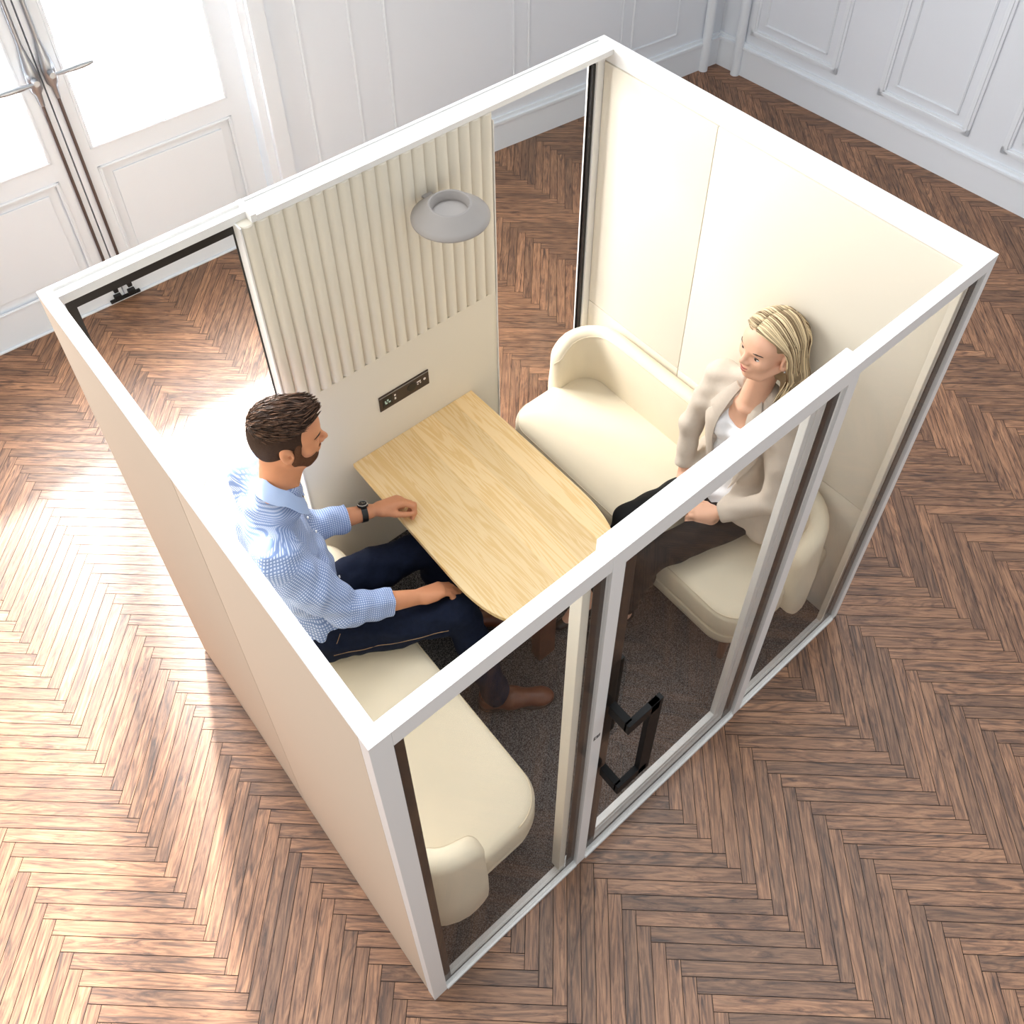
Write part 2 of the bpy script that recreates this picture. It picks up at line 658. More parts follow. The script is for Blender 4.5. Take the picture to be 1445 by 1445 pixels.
def table_mat():
    m = bpy.data.materials.new('light_oak')
    m.use_nodes = True
    nt = m.node_tree
    L = nt.links
    b = nt.nodes['Principled BSDF']
    b.inputs['Roughness'].default_value = 0.45
    b.inputs['Specular IOR Level'].default_value = 0.35
    tc = nt.nodes.new('ShaderNodeTexCoord')
    sep = nt.nodes.new('ShaderNodeSeparateXYZ')
    L.new(tc.outputs['Object'], sep.inputs[0])
    dv = nt.nodes.new('ShaderNodeMath')
    dv.operation = 'DIVIDE'
    dv.inputs[1].default_value = 0.118
    L.new(sep.outputs[0], dv.inputs[0])
    fl = nt.nodes.new('ShaderNodeMath')
    fl.operation = 'FLOOR'
    L.new(dv.outputs[0], fl.inputs[0])
    wn = nt.nodes.new('ShaderNodeTexWhiteNoise')
    wn.noise_dimensions = '1D'
    L.new(fl.outputs[0], wn.inputs['W'])
    mp = nt.nodes.new('ShaderNodeMapping')
    mp.inputs['Scale'].default_value = (16, 0.9, 1)
    off = nt.nodes.new('ShaderNodeVectorMath')
    off.operation = 'ADD'
    sc = nt.nodes.new('ShaderNodeVectorMath')
    sc.operation = 'SCALE'
    sc.inputs[0].default_value = (0, 13, 7)
    L.new(wn.outputs[0], sc.inputs['Scale'])
    L.new(tc.outputs['Object'], off.inputs[0])
    L.new(sc.outputs[0], off.inputs[1])
    L.new(off.outputs[0], mp.inputs[0])
    n = nt.nodes.new('ShaderNodeTexNoise')
    n.inputs['Scale'].default_value = 1.5
    n.inputs['Detail'].default_value = 3
    n.inputs['Distortion'].default_value = 1.2
    L.new(mp.outputs[0], n.inputs['Vector'])
    wv = nt.nodes.new('ShaderNodeMath')
    wv.operation = 'MULTIPLY'
    wv.inputs[1].default_value = 40
    L.new(n.outputs[0], wv.inputs[0])
    sn = nt.nodes.new('ShaderNodeMath')
    sn.operation = 'SINE'
    L.new(wv.outputs[0], sn.inputs[0])
    rp = nt.nodes.new('ShaderNodeValToRGB')
    rp.color_ramp.elements[0].position = 0.0
    rp.color_ramp.elements[0].color = srgb(234, 198, 138)
    rp.color_ramp.elements[1].position = 0.75
    rp.color_ramp.elements[1].color = srgb(243, 214, 164)
    mr = nt.nodes.new('ShaderNodeMapRange')
    mr.inputs[1].default_value = -1
    L.new(sn.outputs[0], mr.inputs[0])
    L.new(mr.outputs[0], rp.inputs[0])
    hv = nt.nodes.new('ShaderNodeHueSaturation')
    m2 = nt.nodes.new('ShaderNodeMapRange')
    m2.inputs[3].default_value = 0.90
    m2.inputs[4].default_value = 1.06
    L.new(wn.outputs[0], m2.inputs[0])
    L.new(m2.outputs[0], hv.inputs['Value'])
    L.new(rp.outputs[0], hv.inputs['Color'])
    L.new(hv.outputs[0], b.inputs['Base Color'])
    return m


M['oak'] = table_mat()


def carpet_mat():
    m = bpy.data.materials.new('dark_speckled_carpet')
    m.use_nodes = True
    nt = m.node_tree
    L = nt.links
    b = nt.nodes['Principled BSDF']
    b.inputs['Roughness'].default_value = 0.95
    b.inputs['Specular IOR Level'].default_value = 0.05
    tc = nt.nodes.new('ShaderNodeTexCoord')
    n = nt.nodes.new('ShaderNodeTexNoise')
    n.inputs['Scale'].default_value = 260
    n.inputs['Detail'].default_value = 2
    L.new(tc.outputs['Object'], n.inputs['Vector'])
    rp = nt.nodes.new('ShaderNodeValToRGB')
    rp.color_ramp.elements[0].position = 0.4
    rp.color_ramp.elements[0].color = srgb(34, 33, 34)
    rp.color_ramp.elements[1].position = 0.72
    rp.color_ramp.elements[1].color = srgb(122, 118, 116)
    L.new(n.outputs[0], rp.inputs[0])
    L.new(rp.outputs[0], b.inputs['Base Color'])
    return m


M['carpet'] = carpet_mat()


def struct(o):
    return tag(o, kind='structure')

# ================================================================== THE ROOM
# --- herringbone parquet: every plank a face with its own grain direction
def build_floor():
    w, n = 0.0512, 11
    ang = math.radians(42)
    U = np.array([math.cos(ang), -math.sin(ang)])
    Vv = np.array([-math.sin(ang), -math.cos(ang)])
    p0 = np.array([1.545, -0.358])
    r0 = round(float(p0 @ Vv) / w)
    org = p0 - (r0 * w) * U - (r0 * w) * Vv
    x0, x1, y0, y1 = -3.2, 5.75, -3.4, 4.4
    vs, fs, uvs, rn = [], [], [], []
    g = 0.0012
    K = 190
    for r in range(-K, K):
        for j in range(-12, 12):
            for kind in (0, 1):
                if kind == 0:
                    a, b, c, d = r + 2 * n * j, r + 2 * n * j + n, r, r + 1
                else:
                    a, b, c, d = r, r + 1, r - 2 * n + 1 + 2 * n * j, r - n + 1 + 2 * n * j
                cx = ((a + b) / 2 * U + (c + d) / 2 * Vv) * w + org
                if not (x0 - .2 < cx[0] < x1 + .2 and y0 - .2 < cx[1] < y1 + .2):
                    continue
                q = [(a * w + g, c * w + g), (b * w - g, c * w + g), (b * w - g, d * w - g), (a * w + g, d * w - g)]
                i = len(vs)
                for (p, s) in q:
                    xy = p * U + s * Vv + org
                    vs.append((xy[0], xy[1], 0.0))
                    uvs.append((p, s) if kind == 0 else (s, p))
                fs.append((i, i + 1, i + 2, i + 3))
                rn.append(random.random())
    nb = len(fs)
    i = len(vs)
    vs += [(x0, y0, -.003), (x1, y0, -.003), (x1, y1, -.003), (x0, y1, -.003)]
    vs += [(x0, y0, -.05), (x1, y0, -.05), (x1, y1, -.05), (x0, y1, -.05)]
    fs += [(i, i + 1, i + 2, i + 3), (i + 7, i + 6, i + 5, i + 4)]
    uvs += [(0, 0)] * 8
    rn += [0, 0]
    me = bpy.data.meshes.new('floor')
    me.from_pydata(vs, [], fs)
    me.materials.append(M['floor'])
    me.materials.append(M['gap'])
    mi = [0] * nb + [1, 1]
    me.polygons.foreach_set('material_index', mi)
    uvl = me.uv_layers.new(name='UVMap')
    lv = np.zeros(len(me.loops), np.int32)
    me.loops.foreach_get('vertex_index', lv)
    uvl.data.foreach_set('uv', np.array(uvs, np.float32)[lv].ravel())
    at = me.attributes.new('rnd', 'FLOAT', 'FACE')
    at.data.foreach_set('value', np.array(rn, np.float32))
    bm = bmesh.new()
    bm.from_mesh(me)
    for f in bm.faces:
        f.normal_update()
        if f.normal.z < 0 and f.calc_center_median().z > -0.01:
            f.normal_flip()
    bm.to_mesh(me)
    bm.free()
    o = bpy.data.objects.new('floor', me)
    COL.objects.link(o)
    return struct(o)


build_floor()


def frame_mat(ox, oy, dx, dy):
    """local (along wall, out into the room, up) -> world"""
    d = Vector((dx, dy, 0)).normalized()
    n = Vector((d.y, -d.x, 0))                # for a wall running +x this points to -y, into the room
    m = Matrix(((d.x, n.x, 0, ox), (d.y, n.y, 0, oy), (0, 0, 1, 0), (0, 0, 0, 1)))
    return m


HW = 7.5                                      # wall height, raised out of view to block sky glare
# back wall, right of the french doors
BW = frame_mat(1.86, 3.98, 3.644, -0.376)
LB = math.hypot(3.644, 0.376)
mb = MB()
mb.box(0, LB + 0.1, -0.25, 0, 0, HW, M=BW)
struct(mb.build('wall_back', M['wall']))
# right wall
RW = frame_mat(5.504, 3.604, 0.084, -2.63)
mb = MB()
mb.box(-0.1, 7.1, -0.2, 0, 0, HW, M=RW)
struct(mb.build('wall_right', M['wall']))


def moulding_frame(mb, Mx, u0, u1, z0, z1, w=0.045, d=0.022):
    """rectangular frame of stepped moulding standing proud of a wall"""
    for (a, t) in ((0.0, d), (w * 0.35, d * 1.5)):
        ww = w * (1 if a == 0 else 0.35)
        for (p, q, r, s) in ((u0 + a, u0 + a + ww, z0 + a, z1 - a), (u1 - a - ww, u1 - a, z0 + a, z1 - a),
                             (u0 + a, u1 - a, z0 + a, z0 + a + ww), (u0 + a, u1 - a, z1 - a - ww, z1 - a)):
            mb.box(p, q, 0, t, r, s, b=0.004, M=Mx)


def baseboard(name, Mx, u0, u1, h):
    mb = MB()
    mb.box(u0, u1, 0, 0.022, 0, h - 0.035, M=Mx)
    mb.box(u0, u1, 0, 0.034, h - 0.04, h - 0.015, b=0.006, M=Mx)
    mb.box(u0, u1, 0, 0.016, h - 0.02, h + 0.012, b=0.004, M=Mx)
    return struct(mb.build(name, M['trimw']))


baseboard('baseboard_back', BW, 0.0, LB, 0.26)
baseboard('baseboard_right', RW, 0.0, 6.9, 0.27)
tn = 2
for (a, b) in ((0.22, 0.56), (0.77, 1.72), (1.82, 2.66), (2.74, 3.2)):
    mb = MB()
    moulding_frame(mb, BW, a, b, 0.38, 3.4, 0.022, 0.006)
    struct(mb.build('trim_%d' % tn, M['trimw']))
    tn += 1
for (a, b) in ((0.28, 1.06), (1.40, 2.10), (2.33, 3.08), (3.4, 4.2), (4.5, 5.3)):
    mb = MB()
    moulding_frame(mb, RW, a, b, 0.36, 3.4, 0.055, 0.012)
    moulding_frame(mb, RW, a + 0.11, b - 0.11, 0.47, 3.29, 0.02, 0.007)
    struct(mb.build('trim_%d' % tn, M['trimw']))
    tn += 1
# slim rounded strips in the room corner
for (Mx, u) in ((BW, LB - 0.17), (RW, 0.22)):
    mb = MB()
    mb.tube([Mx @ Vector((u, 0.035, 0)), Mx @ Vector((u, 0.035, HW))], 0.036, 16)
    struct(mb.build('trim_%d' % tn, M['trimw'], smooth='auto'))
    tn += 1

# pale slab added outside the french doors so the panes look white
mb = MB()
mb.box(-4, 4.5, 4.42, 9.5, -0.12, -0.02)
struct(mb.build('floor_outside', mat('pale_slab', srgb(230, 233, 236), 0.8)))

# --- french doors in the back wall
DW = frame_mat(0, 4.11, 1, -0.03)
mb = MB()
mb.box(-2.4, -0.34, -0.2, 0.02, 0, HW, M=DW)
mb.box(-0.34, 1.80, -0.2, 0.0, 4.42, HW, M=DW)
struct(mb.build('wall_left', M['wall']))
mb = MB()
mb.box(1.752, 1.83, -0.12, 0.10, 0, 4.45, b=0.01, M=DW)
mb.box(1.80, 1.90, 0.09, 0.135, 0, 4.45, b=0.008, M=DW)
mb.box(-0.345, -0.36, -0.1, 0.04, 0, 4.42, M=DW)
struct(mb.build('trim_1', M['trimw']))
mb = MB()
mb.box(-0.34, 1.80, -0.12, 0.012, 0, 0.012, b=0.003, M=DW)
struct(mb.build('trim_%d' % tn, M['trimw']))


def french_leaf(n, u0, u1, hx, sgn):
    """glazed door leaf: u0..u1 along the wall; hx = where its rod and handle sit"""
    root = empty('door_%d' % n, DW @ Vector(((u0 + u1) / 2, 0, 0.014)), kind='structure')
    mb = MB()
    zb, zt = 0.016, 4.4  # height extended out of view so the sun reaches further across the floor
    sa, sb = 0.105, 0.125
    l, r = (sa, sb) if sgn > 0 else (sb, sa)
    for (p, q, a, b) in ((u0, u0 + l, zb, zt), (u1 - r, u1, zb, zt), (u0 + l, u1 - r, zb, 0.24),
                         (u0 + l, u1 - r, 0.93, 1.05), (u0 + l, u1 - r, 4.26, zt)):
        mb.box(p, q, -0.05, 0.0, a, b, M=DW)
    mb.box(u0 + l, u1 - r, -0.04, -0.018, 0.24, 0.93, M=DW)
    mb.build('leaf_frame', M['trimw'], root)
    mb = MB()
    mb.box(u0 + l + 0.07, u1 - r - 0.07, -0.02, -0.008, 0.31, 0.86, b=0.006, M=DW)
    moulding_frame(mb, DW, u0 + l - 0.002, u1 - r + 0.002, 0.238, 0.932, 0.022, 0.006)
    moulding_frame(mb, DW, u0 + l - 0.004, u1 - r + 0.004, 1.046, 4.264, 0.02, 0.006)
    mb.build('raised_panel', M['trimw'], root)
    mb = MB()
    mb.box(u0 + l, u1 - r, -0.03, -0.022, 1.05, 4.26, M=DW)
    mb.build('glass_pane', M['dglass'], root)
    # cremone bolt: rod, boss and lever
    rod = MB()
    rod.tube([DW @ Vector((hx, 0.014, 0.13)), DW @ Vector((hx, 0.014, 1.6))], 0.0085, 10)
    rod.tube([DW @ Vector((hx, 0.016, 1.6)), DW @ Vector((hx, 0.016, 4.3))], 0.0125, 10, mi=1)
    bolt = rod.build('bolt_rod', [M['rod'], M['steel']], root, smooth='auto')
    keep = MB()
    keep.box(hx - 0.022, hx + 0.022, 0.0, 0.03, 0.03, 0.06, b=0.004, M=DW)
    keep.box(hx - 0.014, hx + 0.014, 0.0, 0.034, 0.09, 0.19, b=0.006, M=DW)
    keep.box(hx - 0.05, hx + 0.05, 0.0, 0.02, 0.012, 0.03, b=0.004, M=DW)
    keep.build('bolt_keeper', M['iron'], root)
    zc = 1.575 if sgn > 0 else 1.56
    h = MB()
    rings = []
    for (z, wd, dp) in ((-0.17, 0.009, 0.02), (-0.10, 0.013, 0.024), (-0.075, 0.024, 0.032), (0.0, 0.027, 0.04),
                        (0.06, 0.022, 0.034), (0.10, 0.017, 0.026), (0.17, 0.010, 0.02)):
        rings.append([DW @ Vector((hx + 1.3 * wd * math.cos(t), 0.006 + dp * 0.5 + dp * 0.5 * math.sin(t), zc + z))
                      for t in [2 * PI * k / 16 for k in range(16)]])
    h.loft(rings)
    h.tube([DW @ Vector((hx, 0.03, zc - 0.01)), DW @ Vector((hx, 0.085, zc - 0.01))], 0.016, 14)
    lev, rad = [], []
    for t in np.linspace(0, 1, 12):
        lev.append(DW @ Vector((hx + sgn * 0.205 * t, 0.078 + 0.012 * t, zc - 0.012 - sgn * 0.0 + 0.012 * t)))
        rad.append(0.006 + 0.0125 * math.sin(PI * min(1, t * 0.95)) ** 0.8 * (0.35 + t))
    h.tube(lev, rad, 12)
    h.build('lever_handle', M['steel'], root, smooth='auto')
    return root


mb = MB()
mb.box(0.700, 0.718, -0.075, -0.051, 0.016, 4.4, M=DW)
struct(mb.build('trim_%d' % (tn + 1), M['rod']))
french_leaf(1, 0.713, 1.746, 0.752, 1)
french_leaf(2, -0.336, 0.705, 0.666, -1)

# ================================================================== THE BOOTH
W, L, H = 2.289, 1.722, 2.2
pod = empty('meeting_booth', (W / 2, L / 2, 0), 'open-topped white-framed glass meeting booth standing on the wooden parquet', 'booth')
# floor
MB().box(0.03, W - 0.03, 0.035, L - 0.03, 0.002, 0.018).build('carpet_floor', M['carpet'], pod)
# frame: rails and posts
fr = MB()
fr.box(0.0, 0.055, 0.0, 0.04, 0.0, H, b=0.002)                       # front left stile
fr.box(W - 0.034, W, 0.0, 0.04, 0.0, H, b=0.002)                     # front right stile
fr.box(0.055, 0.675, 0.0, 0.04, 2.135, H, b=0.0015)                  # front top rails
fr.box(1.615, W - 0.034, 0.0, 0.04, 2.145, H, b=0.0015)
fr.box(0.674, 1.616, -0.002, 0.058, 2.135, H + 0.004, b=0.002)       # door head, a little deeper
fr.box(0.674, 0.718, -0.002, 0.05, 0.0, 2.136, b=0.0015)             # post left of the door
fr.box(1.570, 1.618, -0.002, 0.05, 0.0, 2.136, b=0.0015)             # post right of the door
fr.box(0.055, W - 0.03, L - 0.04, L, 0.0, 0.03, b=0.002)             # back sill
fr.box(0.0, 0.04, 0.04, L, H - 0.012, H, b=0.001)                    # left cap
fr.box(W - 0.044, W, 0.04, L, H - 0.07, H, b=0.002)                  # right cap with inner band
fr.box(0.04, 0.66, L - 0.018, L, 2.165, H, b=0.0015)                  # back rail over the rear left pane: a channel
fr.box(0.04, 0.66, L - 0.052, L - 0.018, 2.165, H - 0.010)
fr.box(0.04, 0.66, L - 0.062, L - 0.052, 2.165, H - 0.002, b=0.001)
fr.box(0.652, 0.672, L - 0.098, L, 2.172, H + 0.002, b=0.001)
fr.box(0.67, W - 0.044, L - 0.014, L, 2.125, H, b=0.0015)
fr.box(0.67, W - 0.044, L - 0.100, L - 0.014, 2.172, H - 0.004, b=0.001)
fr.box(W - 0.085, W - 0.044, L - 0.06, L, 0.0, 2.172, b=0.003)        # back right post
fr.build('frame', M['white'], pod)
sl = MB()
sl.box(0.055, 0.674, -0.004, 0.05, 0.0, 0.018, b=0.002)
sl.box(0.718, 1.570, -0.006, 0.05, 0.0, 0.02, b=0.002)
sl.box(1.618, W - 0.034, -0.004, 0.05, 0.0, 0.018, b=0.002)
sl.box(0.055, 0.674, 0.004, 0.045, 0.018, 0.03, b=0.001)
sl.box(0.718, 1.570, 0.002, 0.045, 0.02, 0.034, b=0.001)
sl.box(1.618, W - 0.034, 0.004, 0.045, 0.018, 0.03, b=0.001)
sl.build('threshold', M['white'], pod)
# inner stiles that show through the panes
for (a, b_, c) in ((0.604, 0.632, 0.062), (W - 0.098, W - 0.083, 0.045)):
    ins = MB()
    ins.box(a, b_, 0.022, c, 0.03, 2.135, b=0.002)
    ins.build('inner_stile', M['cream'], pod)

# solid left side: beige pads outside, cream inside
lw = MB()
lw.box(0.0, 0.036, 0.042, 0.862, 0.012, H - 0.012, b=0.004)
lw.box(0.0, 0.036, 0.866, L, 0.012, H - 0.012, b=0.004)
lw.build('side_wall', M['beige'], pod, smooth='auto')
lw = MB()
lw.box(0.036, 0.05, 0.05, 0.862, 0.02, H - 0.06, b=0.003)
lw.box(0.036, 0.05, 0.866, L - 0.09, 0.02, H - 0.06, b=0.003)
lw.build('wall_lining', M['cream'], pod, smooth='auto')
# solid right side
rw = MB()
rw.box(W - 0.036, W, 0.042, L, 0.012, H - 0.07)
rw.build('side_wall', M['beige'], pod)
rl = MB()
for (a, b) in ((0.045, 1.0645), (1.0675, L - 0.062)):
    rl.box(W - 0.05, W - 0.034, a, b, 0.82, H - 0.072, b=0.003)
    rl.box(W - 0.05, W - 0.034, a, b, 0.02, 0.816, b=0.003)
rl.build('wall_lining', M['cream'], pod, smooth='auto')


# ribbed acoustic panel with a flat lower board
def ribbed():
    mb = MB()
    x0, x1, n = 0.612, 1.638, 20
    z0, z1 = 1.272, 2.1715
    yb, yf = L - 0.045, L - 0.088
    p = (x1 - x0) / n
    prof = []
    for i in range(n):
        for k in range(10):
            t = k / 10
            prof.append((x0 + (i + t) * p, yf - 0.017 * (math.sin(PI * t) ** 0.6)))
    prof.append((x1, yf))
    zs = [z0, z0 + 0.004, z1 - 0.004, z1]
    rings = []
    for i, z in enumerate(zs):
        e = 0.004 if i in (0, 3) else 0.0
        rings.append([(x, y + e, z) for x, y in prof] + [(x1, yb, z), (x0, yb, z)])
    mb.loft(rings, True, True)
    return mb


ribbed().build('ribbed_panel', M['cream'], pod, smooth='auto')
bd = MB()
bd.box(0.612, 1.638, L - 0.094, L - 0.045, 0.02, 1.269, b=0.002)
board = bd.build('flat_board', M['cream'], pod)
ed = MB()
ed.box(0.606, 0.612, L - 0.10, L - 0.03, 0.02, 2.1715, b=0.001)
ed.box(1.638, 1.642, L - 0.10, L - 0.03, 0.02, 2.13, b=0.001)
ed.build('panel_edge', M['white'], pod)


# glass with its black printed border
def pane(x0, x1, z0, z1, y0, bl, br, bb, bt, back=False):
    g = MB().box(x0, x1, y0, y0 + 0.008, z0, z1).build('glass_pane', M['glass'], pod)
    b = MB()
    a, c = (y0 + 0.0085, y0 + 0.011) if not back else (y0 - 0.003, y0 - 0.0005)
    b.box(x0, x0 + bl, a, c, z0, z1)
    b.box(x1 - br, x1, a, c, z0, z1)
    b.box(x0 + bl, x1 - br, a, c, z0, z0 + bb)
    b.box(x0 + bl, x1 - br, a, c, z1 - bt, z1)
    b.build('black_border', M['black'], g)
    return g


pane(0.056, 0.673, 0.03, 2.134, 0.006, 0.030, 0.040, 0.006, 0.016)
pane(1.619, W - 0.036, 0.03, 2.144, 0.006, 0.016, 0.046, 0.006, 0.016)
pane(0.052, 0.606, 0.03, 2.166, L - 0.045, 0.028, 0.006, 0.01, 0.044, back=True)
pane(1.643, W - 0.086, 0.03, 2.17, L - 0.03, 0.006, 0.02, 0.01, 0.012, back=True)
gk = MB()
gk.box(W - 0.100, W - 0.086, L - 0.05, L - 0.034, 0.03, 2.124)
gk.build('black_gasket', M['gasket'], pod)

# hinged glass door
dr = empty('glass_door', (0.72, 0.0, 0.03))
dr.parent = pod
dr.location = Vector((0.72, 0, 0.03)) - BASE[pod.name]
dg = MB().box(0.722, 1.567, 0.004, 0.012, 0.037, 2.132).build('door_glass', M['glass'], dr)
b = MB()
b.box(0.722, 0.774, 0.0125, 0.0155, 0.037, 2.132)
b.box(1.512, 1.567, 0.0125, 0.0155, 0.037, 2.132)
b.box(0.774, 1.512, 0.0125, 0.0155, 2.114, 2.132)
b.box(0.774, 1.512, 0.0125, 0.0155, 0.037, 0.044)
b.build('black_border', M['black'], dr)
b = MB()
b.box(0.774, 1.512, 0.016, 0.048, 0.044, 0.125, b=0.002)
b.box(0.774, 1.512, 0.020, 0.044, 0.125, 0.150, b=0.003)
b.box(1.478, 1.512, 0.016, 0.048, 0.125, 2.114, b=0.002)
b.box(1.452, 1.478, 0.020, 0.044, 0.15, 2.114, b=0.003)
b.build('door_rail', M['sill'], dr)


def pull(sg, y0):
    """square bent-strap pull: out from the leaf, across, down, back"""
    mb = MB()
    w = 0.026
    xa, xb, d, zt, zb = 0.752, 0.858, 0.075, 1.285, 0.815
    ya, yb = y0, y0 + sg * d
    lo, hi = min(ya, yb), max(ya, yb)
    t = 0.020
    for z in (zt, zb):
        mb.box(xa - w / 2, xa + w / 2, lo, hi, z - w, z + w, b=0.002)
        mb.box(xa - w / 2, xb + w / 2, yb - t / 2, yb + t / 2, z - w, z + w, b=0.002)
    mb.box(xb - w, xb + w, yb - t / 2, yb + t / 2, zb - w, zt + w, b=0.002)
    return mb


pull(-1, 0.004).build('pull_handle', M['handle'], dr)
pull(1, 0.018).build('pull_handle', M['handle'], dr)
# tiny dark mark on the post beside the door
lg = MB()
for (x, z, a, c) in ((0.684, 1.172, 0.0022, 0.011), (0.688, 1.1645, 0.004, 0.002), (0.688, 1.18, 0.004, 0.002),
                     (0.6955, 1.172, 0.0016, 0.010), (0.6985, 1.178, 0.003, 0.0018), (0.6985, 1.171, 0.003, 0.0018),
                     (0.6985, 1.164, 0.003, 0.0018), (0.7065, 1.172, 0.0016, 0.010), (0.7035, 1.178, 0.002, 0.0018),
                     (0.7035, 1.166, 0.002, 0.0018)):
    lg.box(x - a, x + a, -0.0026, -0.0019, z - c, z + c)
lg.build('printed_mark', M['black'], pod)

# socket strip on the flat board
yb = L - 0.094
pl = MB()
pl.box(1.002, 1.256, yb - 0.005, yb - 0.0002, 0.957, 1.045, b=0.0015)
strip = pl.build('socket_strip', M['sockplate'], pod)
tag(strip, 'dark bronze strip of sockets let into the flat board above the table')
q = MB()
q.box(1.004, 1.254, yb - 0.0068, yb - 0.0048, 1.036, 1.040)
q.build('steel_edge', M['steel'], strip)
q = MB()
q.box(1.018, 1.066, yb - 0.0066, yb - 0.0048, 0.972, 1.028, b=0.0006)
q.build('socket_face', M['sockblk'], strip)
q = MB()
q.lathe([(0.0, -0.0072), (0.022, -0.0072), (0.024, -0.0048)], (1.166, yb, 1.0), 28, M=Matrix.Rotation(PI / 2, 4, 'X').inverted())
q.build('round_socket', M['sockblk'], strip, smooth='auto')
q = MB()
for (x, z, a, c) in ((1.034, 0.994, .005, .004), (1.050, 0.994, .005, .004), (1.042, 1.008, .004, .005), (1.030, 1.004, .003, .006)):
    q.box(x - a, x + a, yb - 0.0074, yb - 0.0064, z - c, z + c)
q.build('socket_pins', M['mint'], strip)
for (x, z, a, c) in ((1.080, 1.012, .004, .005), (1.080, 0.992, .004, .006), (1.203, 1.008, .010, .0035), (1.197, 0.995, .003, .003),
                     (1.211, 0.997, .003, .003)):
    q = MB()
    q.box(x - a, x + a, yb - 0.0062, yb - 0.0048, z - c, z + c)
    q.build('usb_port', M['usb'], strip)
q = MB()
q.lathe([(0.0, -0.0062), (0.0065, -0.0062), (0.0065, -0.0048)], (1.233, yb, 1.004), 18, M=Matrix.Rotation(PI / 2, 4, 'X').inverted())
q.build('charging_icon', M['usb'], strip)

# ------------------------------------------------------------------ table
tb = empty('meeting_table', (1.14, 1.1, 0.018), 'pale oak table jutting out from the ribbed panel between the two benches', 'table')


def table_outline(e):
    pts = []
    pts += [(0.836 + e, L - 0.095), (0.828 + e, 1.2), (0.826 + e, 0.92)]
    for t in np.linspace(0, 1, 15)[1:]:
        a = t * PI / 2
        pts.append((0.826 + e + 0.10 * (1 - math.cos(a)), 0.90 - (0.285 - e) * math.sin(a)))
    r = [(2 * 1.158 - x, y) for x, y in pts[::-1]]
    return pts + r


rings = []
for (e, z) in ((0.012, 0.712), (0.0015, 0.7165), (0.0, 0.7185), (0.0, 0.7385), (0.0015, 0.74)):
    rings.append([(x, y, z) for x, y in table_outline(e)])
mt = MB()
mt.loft(rings, True, True)
mt.build('table_top', M['oak'], tb)
lgm = MB()
lgm.box(1.10, 1.19, 0.70, 0.76, 0.018, 0.712, b=0.008)
lgm.build('leg', M['brownleg'], tb)

# ------------------------------------------------------------------ lamp on the ribbed panel
LC = (1.316, 1.4725, 0)
lp = empty('round_lamp', (1.316, 1.4725, 1.94), 'round warm-grey flared lamp with an open top, fixed high on the ribbed panel', 'lamp')
q = MB()
q.lathe([(0.138, 1.938), (0.1425, 1.940), (0.143, 1.947), (0.128, 1.960), (0.098, 1.986), (0.080, 2.003), (0.076, 2.006), (0.071, 2.004)], LC, 64)
q.build('lamp_shade', M['lamp'], lp, smooth=True)
q = MB()
q.lathe([(0.138, 1.938), (0.12, 1.946), (0.085, 1.950), (0.066, 1.958), (0.062, 1.98), (0.071, 2.004)], LC, 64)
q.lathe([(0.0, 1.966), (0.065, 1.966)], LC, 64)
q.build('lamp_lining', M['lampin'], lp, smooth=True)
q = MB()
q.box(1.296, 1.336, 1.56, 1.618, 1.951, 1.961, b=0.002)
q.build('wall_bracket', M['lamp'], lp)


